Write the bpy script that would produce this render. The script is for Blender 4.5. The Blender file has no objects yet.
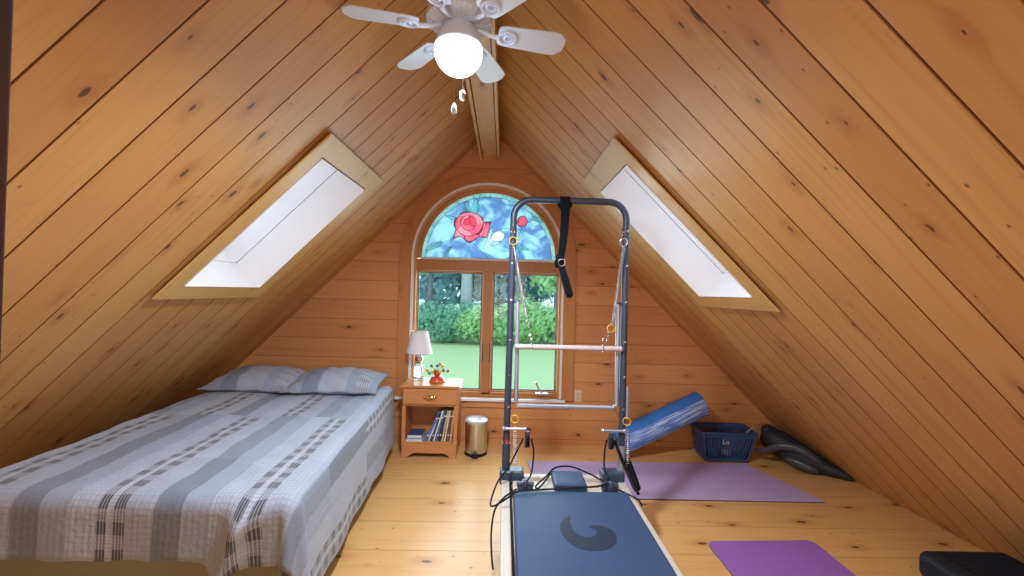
import bpy, bmesh, math, random
from math import sin, cos, pi, radians, sqrt, atan2
from mathutils import Vector, Matrix
rnd = random.Random(7)
sc = bpy.context.scene
COL = sc.collection

# ------------------------------------------------------------------ helpers
class MB:
    """collects shapes, then links them as ONE mesh object"""
    def __init__(s): s.v = []; s.f = []; s.uv = None
    def add(s, vs, fs):
        b = len(s.v); s.v += [tuple(v) for v in vs]; s.f += [tuple(i + b for i in f) for f in fs]; return s
    def box(s, x0, x1, y0, y1, z0, z1, M=None):
        vs = [(x, y, z) for z in (z0, z1) for y in (y0, y1) for x in (x0, x1)]
        if M is not None: vs = [M @ Vector(v) for v in vs]
        return s.add(vs, [(0, 2, 3, 1), (4, 5, 7, 6), (0, 1, 5, 4), (2, 6, 7, 3), (0, 4, 6, 2), (1, 3, 7, 5)])
    def tube(s, path, r, n=10, closed=False, cap=True):
        P = [Vector(p) for p in path]; m = len(P)
        if m < 2: return s
        rs = r if isinstance(r, (list, tuple)) else [r] * m
        t0 = (P[1] - P[0]).normalized()
        up = Vector((0, 0, 1)) if abs(t0.z) < .9 else Vector((1, 0, 0))
        nx = t0.cross(up).normalized(); vs = []
        for i in range(m):
            a = P[i - 1] if (i > 0 or closed) else P[0]
            b = P[(i + 1) % m] if (i < m - 1 or closed) else P[-1]
            t = (b - a)
            t = t.normalized() if t.length > 1e-9 else t0
            nx = (nx - t * nx.dot(t)); nx = nx.normalized() if nx.length > 1e-6 else t.orthogonal().normalized()
            ny = t.cross(nx)
            for k in range(n):
                w = 2 * pi * k / n
                vs.append(P[i] + (nx * cos(w) + ny * sin(w)) * rs[i])
        fs = []
        for i in range(m if closed else m - 1):
            j = (i + 1) % m
            for k in range(n):
                fs.append((i * n + k, i * n + (k + 1) % n, j * n + (k + 1) % n, j * n + k))
        if cap and not closed:
            fs.append(tuple(range(n))[::-1]); fs.append(tuple((m - 1) * n + k for k in range(n)))
        return s.add(vs, fs)
    def lathe(s, prof, c=(0, 0, 0), n=24, axis=None):
        """prof: (radius, height) pairs, revolved about z at c, or about an axis direction"""
        vs = []; fs = []
        q = Vector((0, 0, 1)).rotation_difference(Vector(axis)).to_matrix() if axis is not None else Matrix.Identity(3)
        for r, z in prof:
            for k in range(n):
                w = 2 * pi * k / n
                vs.append(q @ Vector((max(r, 1e-4) * cos(w), max(r, 1e-4) * sin(w), z)) + Vector(c))
        for i in range(len(prof) - 1):
            for k in range(n):
                fs.append((i * n + k, i * n + (k + 1) % n, (i + 1) * n + (k + 1) % n, (i + 1) * n + k))
        fs.append(tuple(range(n))[::-1]); fs.append(tuple((len(prof) - 1) * n + k for k in range(n)))
        return s.add(vs, fs)
    def ball(s, c, r, n=12, sq=(1, 1, 1)):
        m = n // 2 + 1; pr = [(sin(pi * i / (m - 1)), -cos(pi * i / (m - 1))) for i in range(m)]
        vs = []; fs = []
        for a, z in pr:
            for k in range(n):
                w = 2 * pi * k / n
                vs.append((c[0] + r * sq[0] * max(a, 1e-3) * cos(w), c[1] + r * sq[1] * max(a, 1e-3) * sin(w), c[2] + r * sq[2] * z))
        for i in range(m - 1):
            for k in range(n): fs.append((i * n + k, i * n + (k + 1) % n, (i + 1) * n + (k + 1) % n, (i + 1) * n + k))
        return s.add(vs, fs)
    def prism(s, pts, fn, d0, d1):
        """2-D outline pts extruded from d0 to d1; fn(a, b, d) -> 3-D point"""
        n = len(pts)
        vs = [fn(a, b, d0) for a, b in pts] + [fn(a, b, d1) for a, b in pts]
        fs = [tuple(range(n))[::-1], tuple(range(n, 2 * n))] + [(i, (i + 1) % n, n + (i + 1) % n, n + i) for i in range(n)]
        return s.add(vs, fs)
    def ring(s, outer, inner, fn, d0, d1):
        """closed band between two outlines of equal length"""
        n = len(outer); vs = []
        for d in (d0, d1):
            vs += [fn(a, b, d) for a, b in outer]; vs += [fn(a, b, d) for a, b in inner]
        fs = []
        for i in range(n):
            j = (i + 1) % n
            fs += [(i, j, n + j, n + i), (2 * n + i, 3 * n + i, 3 * n + j, 2 * n + j), (i, 2 * n + i, 2 * n + j, j), (n + i, n + j, 3 * n + j, 3 * n + i)]
        return s.add(vs, fs)
    def grid(s, rows):
        m = len(rows); n = len(rows[0]); vs = [p for r in rows for p in r]
        return s.add(vs, [(i * n + j, i * n + j + 1, (i + 1) * n + j + 1, (i + 1) * n + j) for i in range(m - 1) for j in range(n - 1)])
    def build(s, name, m, parent=None, smooth=False, bevel=0, seg=2, sub=0, solid=0, fixn=True):
        me = bpy.data.meshes.new(name); me.from_pydata(s.v, [], s.f); me.update()
        if fixn:
            bm = bmesh.new(); bm.from_mesh(me); bmesh.ops.recalc_face_normals(bm, faces=bm.faces); bm.to_mesh(me); bm.free()
        if s.uv:
            l = me.uv_layers.new(name='UVMap')
            for lp in me.loops: l.data[lp.index].uv = s.uv[lp.vertex_index]
        if m is not None: me.materials.append(m)
        o = bpy.data.objects.new(name, me); COL.objects.link(o)
        if smooth:
            me.polygons.foreach_set('use_smooth', [True] * len(me.polygons))
            if smooth != 'all':
                try: me.set_sharp_from_angle(angle=radians(38))
                except Exception: pass
        if solid:
            k = o.modifiers.new('solid', 'SOLIDIFY'); k.thickness = solid; k.offset = 0
        if bevel:
            k = o.modifiers.new('bevel', 'BEVEL'); k.width = bevel; k.segments = seg; k.limit_method = 'ANGLE'; k.angle_limit = radians(40)
        if sub:
            k = o.modifiers.new('sub', 'SUBSURF'); k.levels = sub; k.render_levels = sub
        if parent is not None:
            o.parent = parent
            if parent.type == 'EMPTY': o.location = -Vector(parent.location)
        return o

def tag(o, label=None, cat=None, group=None, kind=None):
    if label: o['label'] = label
    if cat: o['category'] = cat
    if group: o['group'] = group
    if kind: o['kind'] = kind
    return o
def thing(name, loc, label, cat, group=None):
    o = bpy.data.objects.new(name, None); COL.objects.link(o); o.location = loc; o.empty_display_size = .05
    return tag(o, label, cat, group)
def struct(o): o['kind'] = 'structure'; return o
def frame(name, loc):
    o = bpy.data.objects.new(name, None); COL.objects.link(o); o.location = loc; o['kind'] = 'structure'; return o
def dup(root, off):
    r = root.copy(); COL.objects.link(r); r.location = Vector(root.location) + Vector(off)
    for ch in list(root.children):
        c = ch.copy(); COL.objects.link(c); c.parent = r
        for g in ch.children:
            d = g.copy(); COL.objects.link(d); d.parent = c
    return r

# ------------------------------------------------------------------ node helper
class NT:
    def __init__(s, name):
        s.m = bpy.data.materials.new(name); s.m.use_nodes = True
        s.t = s.m.node_tree; s.n = s.t.nodes; s.l = s.t.links; s.b = s.n['Principled BSDF']; s.out = s.n['Material Output']
    def put(s, sock, v):
        if isinstance(v, bpy.types.NodeSocket): s.l.new(v, sock)
        elif isinstance(v, (tuple, list)) and sock.type == 'RGBA' and len(v) == 3: sock.default_value = (*v, 1)
        else: sock.default_value = v
    def math(s, op, a, b=None, c=None, clamp=False):
        k = s.n.new('ShaderNodeMath'); k.operation = op; k.use_clamp = clamp
        for i, v in enumerate((a, b, c)):
            if v is not None: s.put(k.inputs[i], v)
        return k.outputs[0]
    def mix(s, f, a, b, mode='MIX'):
        k = s.n.new('ShaderNodeMix'); k.data_type = 'RGBA'; k.blend_type = mode
        s.put(k.inputs[0], f); s.put(k.inputs[6], a); s.put(k.inputs[7], b); return k.outputs[2]
    def coord(s, which='Object'): return s.n.new('ShaderNodeTexCoord').outputs[which]
    def sep(s, v):
        k = s.n.new('ShaderNodeSeparateXYZ'); s.l.new(v, k.inputs[0]); return k.outputs
    def comb(s, x, y, z=0.0):
        k = s.n.new('ShaderNodeCombineXYZ')
        for i, v in enumerate((x, y, z)): s.put(k.inputs[i], v)
        return k.outputs[0]
    def noise(s, v, scale=5, detail=3, rough=.5, dist=0.0):
        k = s.n.new('ShaderNodeTexNoise'); s.l.new(v, k.inputs['Vector']); k.inputs['Scale'].default_value = scale
        k.inputs['Detail'].default_value = detail; k.inputs['Roughness'].default_value = rough; k.inputs['Distortion'].default_value = dist
        return k.outputs[0]
    def white(s, w):
        k = s.n.new('ShaderNodeTexWhiteNoise'); k.noise_dimensions = '1D'; s.put(k.inputs['W'], w); return k.outputs['Value']
    def step(s, v, lo, hi, a=0.0, b=1.0):
        k = s.n.new('ShaderNodeMapRange'); k.interpolation_type = 'SMOOTHSTEP'
        for i, q in enumerate((v, lo, hi, a, b)): s.put(k.inputs[i], q)
        return k.outputs[0]
    def bump(s, h, strength=.3, dist=.01):
        k = s.n.new('ShaderNodeBump'); s.l.new(h, k.inputs['Height']); k.inputs['Strength'].default_value = strength
        k.inputs['Distance'].default_value = dist; s.l.new(k.outputs[0], s.b.inputs['Normal'])
    def set(s, **kw):
        for k, v in kw.items(): s.put(s.b.inputs[k.replace('_', ' ')], v)
        return s

def plain(name, c, rough=.5, metal=0, var=.06, scale=30, bump=0, emit=None, spec=None, coat=0, sheen=0):
    t = NT(name); co = t.coord()
    f = t.noise(co, scale, 3)
    d = tuple(max(0, x * (1 - var * 2)) for x in c)
    t.set(Base_Color=t.mix(f, d, tuple(min(1, x * (1 + var)) for x in c)), Roughness=rough, Metallic=metal)
    if bump: t.bump(t.noise(co, scale * 4, 2), bump, .004)
    if emit: t.set(Emission_Color=emit[0], Emission_Strength=emit[1])
    if spec is not None: t.b.inputs['Specular IOR Level'].default_value = spec
    if coat: t.b.inputs['Coat Weight'].default_value = coat
    if sheen: t.b.inputs['Sheen Weight'].default_value = sheen
    return t.m

def wood(name, ca, cb, across, along, period, off, gw=.003, gdark=.35, knots=1.0, rough=.4, stretch=1.0, seed=0, kx=2.6, ky=6.0, bump=.25, spec=.35, grain=.36):
    """boards: across / along name the object axes; one shade and one grain per board, knots, dark joints"""
    t = NT(name); S = t.sep(t.coord()); ax = {'x': S[0], 'y': S[1], 'z': S[2]}
    A = ax[across]; L = t.math('MULTIPLY', ax[along], stretch); O = ax[[k for k in 'xyz' if k not in (across, along)][0]]
    v = t.math('DIVIDE', t.math('SUBTRACT', A, off), period); cell = t.math('FLOOR', v); fr = t.math('FRACT', v)
    r1 = t.white(t.math('ADD', cell, seed + .37)); r2 = t.white(t.math('ADD', cell, seed + 51.7))
    # knots
    vo = t.n.new('ShaderNodeTexVoronoi'); vo.voronoi_dimensions = '2D'; vo.inputs['Scale'].default_value = 1; vo.inputs['Randomness'].default_value = .95
    L2 = t.math('ADD', L, t.math('MULTIPLY', r2, 7.3))
    kd = t.noise(t.comb(t.math('MULTIPLY', L2, 30), t.math('MULTIPLY', A, 30), seed), 1, 2)
    t.l.new(t.comb(t.math('MULTIPLY', L2, kx), t.math('MULTIPLY', A, ky)), vo.inputs['Vector'])
    d = t.math('ADD', vo.outputs['Distance'], t.math('MULTIPLY', t.math('SUBTRACT', kd, .5), .05)); C3 = t.sep(vo.outputs['Color'])
    th = t.math('ADD', .015, t.math('MULTIPLY', C3[1], .085)); on = t.math('GREATER_THAN', C3[0], .55)
    knot = t.math('MULTIPLY', t.step(d, t.math('MULTIPLY', th, .55), th, 1.0, 0.0), on)
    halo = t.math('MULTIPLY', t.step(d, th, t.math('ADD', th, .22), 1.0, 0.0), on)
    # grain
    bend = t.math('MULTIPLY', halo, .03)
    g = t.noise(t.comb(t.math('MULTIPLY', L2, 1.3), t.math('MULTIPLY', t.math('ADD', A, bend), 38), t.math('ADD', t.math('MULTIPLY', cell, 3.1), seed)), 1, 4, .55, .6)
    g2 = t.noise(t.comb(t.math('MULTIPLY', L2, .8), t.math('MULTIPLY', A, 7), t.math('MULTIPLY', cell, 1.7)), 1, 3, .5, .8)
    col = t.mix(t.math('ADD', t.math('MULTIPLY', r1, .65), t.math('MULTIPLY', g2, .35)), ca, cb)
    dark = tuple(x * k for x, k in zip(ca, (.72, .60, .48)))
    col = t.mix(t.step(g, .45, .78, 0.0, grain), col, dark)
    col = t.mix(t.math('MULTIPLY', halo, .38 * knots), col, tuple(x * k for x, k in zip(ca, (.62, .42, .28))))
    vo2 = t.n.new('ShaderNodeTexVoronoi'); vo2.voronoi_dimensions = '2D'; vo2.inputs['Scale'].default_value = 1
    t.l.new(t.comb(t.math('MULTIPLY', L2, kx * 2.7), t.math('MULTIPLY', A, ky * 2.1)), vo2.inputs['Vector']); c2 = t.sep(vo2.outputs['Color'])
    clump = t.step(t.noise(t.comb(t.math('MULTIPLY', L2, 1.1), t.math('MULTIPLY', A, 2.2), seed), 1, 1), .50, .58)
    pin = t.math('MULTIPLY', t.math('MULTIPLY', t.step(t.math('ADD', vo2.outputs['Distance'], t.math('MULTIPLY', kd, .05)), .045, .10, 1.0, 0.0), t.math('GREATER_THAN', c2[0], .45)), clump)
    col = t.mix(t.math('MULTIPLY', pin, .8 * min(1, knots)), col, (.12, .045, .018))
    smk = t.math('MULTIPLY', t.step(t.noise(t.comb(t.math('MULTIPLY', L2, 2.2), t.math('MULTIPLY', A, 9), t.math('ADD', seed + 9.0, cell)), 1, 4, .6, 1.5), .66, .80), .45 * min(1, knots))
    col = t.mix(smk, col, tuple(x * k for x, k in zip(ca, (.55, .48, .48))))
    col = t.mix(t.math('MULTIPLY', knot, .9 * min(1, knots)), col, (.085, .032, .013))
    if gw:
        e = t.math('MINIMUM', fr, t.math('SUBTRACT', 1.0, fr)); e = t.math('MULTIPLY', e, period)
        gm = t.step(e, gw * .5, gw, 1.0, 0.0)
        col = t.mix(t.math('MULTIPLY', gm, 1 - gdark), col, tuple(x * k for x, k in zip(ca, (.32, .20, .13))))
        h = t.math('SUBTRACT', t.math('MULTIPLY', g, .12), gm)
    else: h = t.math('MULTIPLY', g, .12)
    t.set(Base_Color=col, Roughness=t.math('ADD', rough - .06, t.math('MULTIPLY', g, .14)))
    t.b.inputs['Specular IOR Level'].default_value = spec
    t.bump(h, bump, .004)
    return t.m

# ------------------------------------------------------------------ materials
PA, PB = (.50, .232, .070), (.65, .362, .116)
M = {}
M['ceil'] = wood('pine_ceiling_boards', PA, PB, 'y', 'x', .19, 1.125, gw=.0055, gdark=.25, stretch=1.41, seed=3, rough=.42)
M['wall'] = wood('pine_wall_boards', (.60, .255, .092), (.71, .345, .138), 'z', 'x', .19, .055, gw=.0035, gdark=.3, seed=11, rough=.45, kx=2.2)
M['floor'] = wood('pine_floor_boards', (.64, .345, .118), (.75, .445, .175), 'y', 'x', .31, 3.44, gw=.003, gdark=.35, seed=23, rough=.3, kx=2.0, ky=4.4, spec=.5)
M['trimx'] = wood('pine_trim_across', (.55, .27, .095), (.60, .31, .12), 'z', 'x', .6, .3, gw=0, seed=31, knots=.35, rough=.38)
M['trimz'] = wood('pine_trim_upright', (.55, .26, .09), (.60, .30, .115), 'x', 'z', .6, .3, gw=0, seed=37, knots=.35, rough=.38)
M['trimy'] = wood('pine_beam', (.56, .33, .10), (.62, .38, .125), 'x', 'y', .6, .4, gw=0, seed=41, knots=.8, rough=.4)
M['casing'] = wood('pine_skylight_casing', (.62, .37, .125), (.68, .43, .155), 'y', 'x', .9, .2, gw=0, seed=43, knots=.5, rough=.38)
M['sash'] = wood('stained_sash_wood', (.42, .17, .055), (.48, .21, .07), 'x', 'z', .7, .35, gw=0, seed=47, knots=.1, rough=.4)
M['archwood'] = wood('reddish_pine_casing', (.50, .20, .065), (.56, .245, .085), 'x', 'z', .7, .2, gw=0, seed=61, knots=.3, rough=.4)
M['furn'] = wood('honey_pine_furniture', (.55, .235, .085), (.60, .27, .10), 'z', 'x', .9, .3, gw=0, seed=53, knots=.25, rough=.35)
M['jamb'] = plain('dark_stained_jamb', (.07, .024, .012), .8, spec=.08, var=.2, scale=8)
M['whitewood'] = plain('whitewashed_boards', (.80, .75, .735), .55, var=.03, scale=5)
M['whitepaint'] = plain('white_paint', (.82, .83, .84), .4, var=.03)
M['fanwhite'] = plain('white_fan_enamel', (.68, .80, .97), .35, var=.02)
M['steel'] = plain('brushed_steel', (.62, .63, .66), .3, 1, var=.05)
M['chrome'] = plain('polished_chrome', (.75, .76, .80), .12, 1, var=.02)
M['brass'] = plain('brass', (.72, .50, .20), .25, 1, var=.04)
M['gunmetal'] = plain('dark_blue_grey_powder_coat', (.055, .070, .115), .35, .3, var=.05)
M['silver'] = plain('silver_tube', (.50, .55, .64), .3, .6, var=.03)
M['dowel'] = plain('grey_maple_dowel', (.55, .45, .42), .5, var=.1, scale=60)
M['vinyl'] = plain('navy_vinyl', (.030, .066, .150), .5, var=.06, scale=14, bump=.08, spec=.45)
M['vinyldark'] = plain('dark_vinyl_print', (.010, .020, .050), .5, var=.04)
M['deck'] = plain('pale_maple_deck', (.60, .50, .40), .45, var=.06, scale=20)
M['alu'] = plain('pale_side_rail', (.62, .55, .48), .4, var=.04, scale=12)
M['black'] = plain('black_rubber', (.008, .009, .012), .6, var=.1, spec=.2)
M['blackcloth'] = plain('black_webbing', (.007, .008, .011), .85, var=.15, scale=120, spec=.1)
M['yellow'] = plain('yellow_rubber_ring', (.75, .45, .03), .45)
M['red'] = plain('red_tag', (.6, .05, .05), .5)
M['matlilac'] = plain('lilac_foam_mat', (.44, .33, .56), .75, var=.04, scale=60, bump=.2)
M['matpurple'] = plain('purple_foam_mat', (.29, .115, .43), .75, var=.05, scale=60, bump=.2)
M['matedge'] = plain('dark_mat_underside', (.10, .07, .13), .8)
M['basket'] = plain('navy_plastic', (.028, .070, .18), .4, var=.06)
M['bag'] = plain('dark_grey_nylon', (.020, .022, .027), .55, var=.15, scale=20)
M['bagflap'] = plain('shiny_grey_trim', (.055, .060, .075), .28, var=.1)
M['stepper'] = plain('black_step_plastic', (.012, .016, .026), .45, var=.1, bump=.1, spec=.25)
M['skirt'] = plain('olive_box_spring_cloth', (.27, .235, .15), .9, var=.08, scale=80, bump=.2)
M['mattress'] = plain('white_ticking', (.75, .75, .74), .9, var=.04)
M['shade'] = plain('white_lamp_shade', (.80, .80, .86), .8, var=.02)
M['glassbase'] = NT('lamp_glass').set(Base_Color=(.9, .93, .95), Roughness=.08, Transmission_Weight=.8, IOR=1.45).m
M['paper'] = plain('book_pages', (.80, .77, .68), .9, var=.05, scale=200)
M['globe'] = plain('lit_opal_globe', (.95, .96, 1), .3, emit=((.78, .89, 1.0), 9.0))
M['ivory'] = plain('ivory_plastic', (.72, .60, .42), .4)
M['slot'] = plain('dark_slot', (.03, .02, .015), .6)

def glass(name, tint=(1, 1, 1), f=.012, rough=0.0):
    t = NT(name); t.n.remove(t.b)
    a = t.n.new('ShaderNodeBsdfTransparent'); a.inputs[0].default_value = (*tint, 1)
    g = t.n.new('ShaderNodeBsdfGlossy'); g.inputs['Roughness'].default_value = rough
    k = t.n.new('ShaderNodeMixShader'); k.inputs[0].default_value = f
    t.l.new(a.outputs[0], k.inputs[1]); t.l.new(g.outputs[0], k.inputs[2]); t.l.new(k.outputs[0], t.out.inputs[0]); return t.m
M['pane'] = glass('clear_window_glass', (.90, .97, .98))
M['skypane'] = glass('tinted_skylight_glass', (.74, .72, .72))
def artglass(name, c1, c2, clear, scale=6, body=.0):
    """cloudy coloured glass: part see-through, part translucent"""
    t = NT(name); t.n.remove(t.b); co = t.coord()
    f = t.noise(co, scale, 5, .6, .8); f = t.step(f, .38, .62)
    col = t.mix(f, c1, c2)
    a = t.n.new('ShaderNodeBsdfTransparent'); t.l.new(col, a.inputs[0])
    b = t.n.new('ShaderNodeBsdfTranslucent'); t.l.new(col, b.inputs[0])
    df = t.n.new('ShaderNodeBsdfDiffuse'); t.l.new(col, df.inputs[0]); kb = t.n.new('ShaderNodeMixShader'); kb.inputs[0].default_value = body
    t.l.new(b.outputs[0], kb.inputs[1]); t.l.new(df.outputs[0], kb.inputs[2]); b = kb
    k = t.n.new('ShaderNodeMixShader'); k.inputs[0].default_value = 1 - clear
    t.l.new(a.outputs[0], k.inputs[1]); t.l.new(b.outputs[0], k.inputs[2])
    g = t.n.new('ShaderNodeBsdfGlossy'); g.inputs['Roughness'].default_value = .1
    q = t.n.new('ShaderNodeMixShader'); q.inputs[0].default_value = .05
    t.l.new(k.outputs[0], q.inputs[1]); t.l.new(g.outputs[0], q.inputs[2]); t.l.new(q.outputs[0], t.out.inputs[0]); return t.m
M['cloudglass'] = artglass('cloudy_blue_art_glass', (.22, .35, .52), (.46, .64, .70), .15, 6, .3)
M['cyanglass'] = artglass('cyan_border_glass', (.30, .50, .51), (.43, .60, .60), .15, 9, .3)
M['pinkA'] = artglass('pale_pink_glass', (.80, .36, .42), (.84, .43, .49), .0, 14, .3)
M['pinkB'] = artglass('rose_pink_glass', (.76, .25, .33), (.80, .31, .39), .0, 14, .3)
M['pinkC'] = artglass('deep_pink_glass', (.68, .16, .25), (.74, .21, .30), .0, 14, .3)
M['leafglass'] = artglass('green_leaf_glass', (.66, .95, .90), (.80, 1, .97), .75, 12, .3)
M['budglass'] = artglass('white_bud_glass', (1, 1, 1), (.96, 1, 1), .0, 12, .6)
M['lead'] = plain('dark_lead_line', (.04, .09, .11), .6)

# ------------------------------------------------------------------ room (metres; camera stands at x=0, y=0)
XR, HR, HW, D, YB = -.165, 3.10, 3.12, 4.28, -2.2
SL = HR / HW
def roof(x): return HR - SL * abs(x - XR)
SK = {-1: (-1.770, -1.044, 2.40, 3.125), 1: (.690, 1.420, 2.42, 3.085)}      # skylight openings x0 x1 y0 y1
NRM = {s: Vector((s * SL, 0, 1)).normalized() for s in (-1, 1)}                 # outward normals of the two slopes
def on(s, x, y, h=0.0):   # point on the slope of side s, h metres OUT of the room
    return Vector((x, y, roof(x))) + NRM[s] * h
for s, nm in ((-1, 'ceiling_left'), (1, 'ceiling_right')):
    x0, x1, ya, yb = SK[s]; mb = MB()
    xe = XR + s * (HW + .03)
    ys = [(YB, 0), (ya, 0), (yb, 0), (D + .02, 0)]
    k = math.ceil((YB - 1.125) / .19)
    while 1.125 + k * .19 < D:
        y = 1.125 + k * .19; ys += [(y - .0035, 0), (y, .008), (y + .0035, 0)]; k += 1
    ys.sort()
    xs_full = [(XR, xe)]
    lo, hi = (x0, x1)
    for (a, ha), (b, hb) in zip(ys[:-1], ys[1:]):
        mid = (a + b) / 2
        segs = xs_full
        if ya - 1e-6 < mid < yb + 1e-6: segs = [(XR, hi), (lo, xe)] if s < 0 else [(XR, lo), (hi, xe)]
        for p, q in segs:
            n = 6
            for i in range(n):
                u = p + (q - p) * i / n; w = p + (q - p) * (i + 1) / n
                mb.add([on(s, u, a, ha), on(s, w, a, ha), on(s, w, b, hb), on(s, u, b, hb)], [(0, 1, 2, 3)])
    struct(mb.build(nm, M['ceil'], fixn=False))
    # outer roof deck with its own opening
    mb = MB(); H = .46
    for a, b, segs in ((YB - .1, ya, [(XR, xe)]), (yb, D + .3, [(XR, xe)]), (ya, yb, [(XR, hi), (lo, xe)] if s < 0 else [(XR, lo), (hi, xe)])):
        for p, q in segs:
            for h in (H, H + .02):
                mb.add([on(s, p, a, h), on(s, q, a, h), on(s, q, b, h), on(s, p, b, h)], [(0, 1, 2, 3)])
    struct(mb.build('roof_' + ('left' if s < 0 else 'right'), plain('roof_shingle_' + nm, (.12, .11, .10), .9)))
    # skylight: casing boards, white well of boards, pane
    w = frame('window_' + ('2' if s < 0 else '3'), on(s, (x0 + x1) / 2, (ya + yb) / 2))
    dn = -.027
    o0, o1, oa, ob = (x0 - .078, x1 + .10, ya - .115, yb + .135) if s < 0 else (x0 - .11, x1 + .08, ya - .115, yb + .13)
    out = [(o0, oa), (o1, oa), (o1, ob), (o0, ob)]; inn = [(x0 - .004, ya - .004), (x1 + .004, ya - .004), (x1 + .004, yb + .004), (x0 - .004, yb + .004)]
    mb = MB().ring(out, inn, lambda a, b, d: on(s, a, b, d), -.016, dn)
    core = [(o0 + .03, oa + .03), (o1 - .03, oa + .03), (o1 - .03, ob - .03), (o0 + .03, ob - .03)]
    mb.build('window_casing', M['casing'], w, bevel=.003)
    MB().ring(core, inn, lambda a, b, d: on(s, a, b, d), .0, -.0155).build('casing_shade_core', M['jamb'], w)  # dark set-back core: shade line under the casing edge put into its colour
    mb = MB(); dp = .45; dn = -.031
    def quad(p, q, ny):   # one well side made of boards with a fine joint between
        for i in range(ny):
            f0, f1 = i / ny + (.006 if i else 0), (i + 1) / ny - (.006 if i < ny - 1 else 0)
            mb.add([on(s, *p, dn + (dp - dn) * f0), on(s, *q, dn + (dp - dn) * f0), on(s, *q, dn + (dp - dn) * f1), on(s, *p, dn + (dp - dn) * f1)], [(0, 1, 2, 3)])
            if i < ny - 1:
                pc = Vector(((p[0] + q[0]) / 2, (p[1] + q[1]) / 2)); cc = Vector(((x0 + x1) / 2, (ya + yb) / 2)); o = (pc - cc)* 0 + (pc - cc).normalized() * .03
                a0, a1 = f1, (i + 1) / ny + .006; pm = (p[0] + o.x, p[1] + o.y); qm = (q[0] + o.x, q[1] + o.y); am = (a0 + a1) / 2
                g = lambda P, f: on(s, *P, dn + (dp - dn) * f)
                mb.add([g(p, a0), g(q, a0), g(qm, am), g(pm, am), g(p, a1), g(q, a1)], [(0, 1, 2, 3), (3, 2, 5, 4)])
    quad((x0, yb), (x1, yb), 2); quad((x0, ya), (x1, ya), 2); quad((x0, ya), (x0, yb), 2); quad((x1, ya), (x1, yb), 2)
    mb.build('skylight_well', M['whitewood'], w, fixn=False)
    MB().ring([(x0, ya), (x1, ya), (x1, yb), (x0, yb)], [(x0 + .03, ya + .03), (x1 - .03, ya + .03), (x1 - .03, yb - .03), (x0 + .03, yb - .03)], lambda a, b, d: on(s, a, b, d), dp - .03, dp + .03).build('skylight_sash', M['whitepaint'], w)
    MB().prism([(x0 + .02, ya + .02), (x1 - .02, ya + .02), (x1 - .02, yb - .02), (x0 + .02, yb - .02)], lambda a, b, d: on(s, a, b, d), dp + .004, dp + .010).build('pane', M['skypane'], w)

mb = MB().box(XR - HW - .05, XR + HW + .05, YB - .05, D + .06, -.12, 0)
struct(mb.build('floor', M['floor']))

# gable walls with an opening
def gable(name, y, holes, m, yo):
    bm = bmesh.new(); E = []
    def loop(pts):
        vs = [bm.verts.new((a, y, b)) for a, b in pts]
        for i in range(len(vs)): E.append(bm.edges.new((vs[i], vs[(i + 1) % len(vs)])))
    loop([(XR - HW - .1, -.1), (XR + HW + .1, -.1), (XR, HR + .1)])
    for h in holes: loop(h)
    bmesh.ops.triangle_fill(bm, use_beauty=True, use_dissolve=False, edges=E)
    g = bmesh.ops.extrude_face_region(bm, geom=bm.faces[:])
    for v in [q for q in g['geom'] if isinstance(q, bmesh.types.BMVert)]: v.co.y += yo
    bmesh.ops.recalc_face_normals(bm, faces=bm.faces)
    me = bpy.data.meshes.new(name); bm.to_mesh(me); bm.free(); me.materials.append(m)
    o = bpy.data.objects.new(name, me); COL.objects.link(o); return struct(o)
WX, WZ = -.165, 1.815        # middle of the arch
def arch(r, zb, n=32, hw=None):
    hw = hw or r
    return [(WX - hw, zb)] + [(WX + hw, zb)] + [(WX + r * cos(pi * i / n), WZ + r * sin(pi * i / n)) for i in range(n + 1)]
hole = arch(.745, .44)
gable('wall_far', D, [hole], M['wall'], .16)
gable('wall_rear', YB, [[(-.9, .8), (.6, .8), (.6, 2.0), (-.9, 2.0)]], M['wall'], -.1)

# far window -----------------------------------------------------------------
w1 = frame('window_1', (WX, D, .44))
xz = lambda yy: (lambda a, b, d: (a, yy + d, b))
n = 40
def archband(r0, r1, zb):
    return [(WX + r1 * cos(pi * i / n), WZ + r1 * sin(pi * i / n)) for i in range(n + 1)], [(WX + r0 * cos(pi * i / n), WZ + r0 * sin(pi * i / n)) for i in range(n + 1)]
def band(o, i_, y0, y1):
    mb = MB(); m = len(o)
    vs = [(a, y0, b) for a, b in o] + [(a, y0, b) for a, b in i_] + [(a, y1, b) for a, b in o] + [(a, y1, b) for a, b in i_]
    fs = []
    for k in range(m - 1):
        fs += [(k, k + 1, m + k + 1, m + k), (2 * m + k, 3 * m + k, 3 * m + k + 1, 2 * m + k + 1), (k, 2 * m + k, 2 * m + k + 1, k + 1), (m + k, m + k + 1, 3 * m + k + 1, 3 * m + k)]
    fs += [(0, m, 3 * m, 2 * m), (m - 1, 2 * m - 1, 4 * m - 1, 3 * m - 1)][:2]
    return mb.add(vs, fs)
o, i_ = archband(.742, .868, 0); b = band(o, i_, D - .030, D + .002)
b.build('window_casing', M['archwood'], w1, bevel=.003)                    # arched wall casing
for sx in (-1, 1):
    a, c = sorted((WX + sx * .745, WX + sx * .868))
    MB().box(a, c, D - .032, D + .002, .44, WZ).build('window_casing', M['archwood'], w1, bevel=.003)
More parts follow.
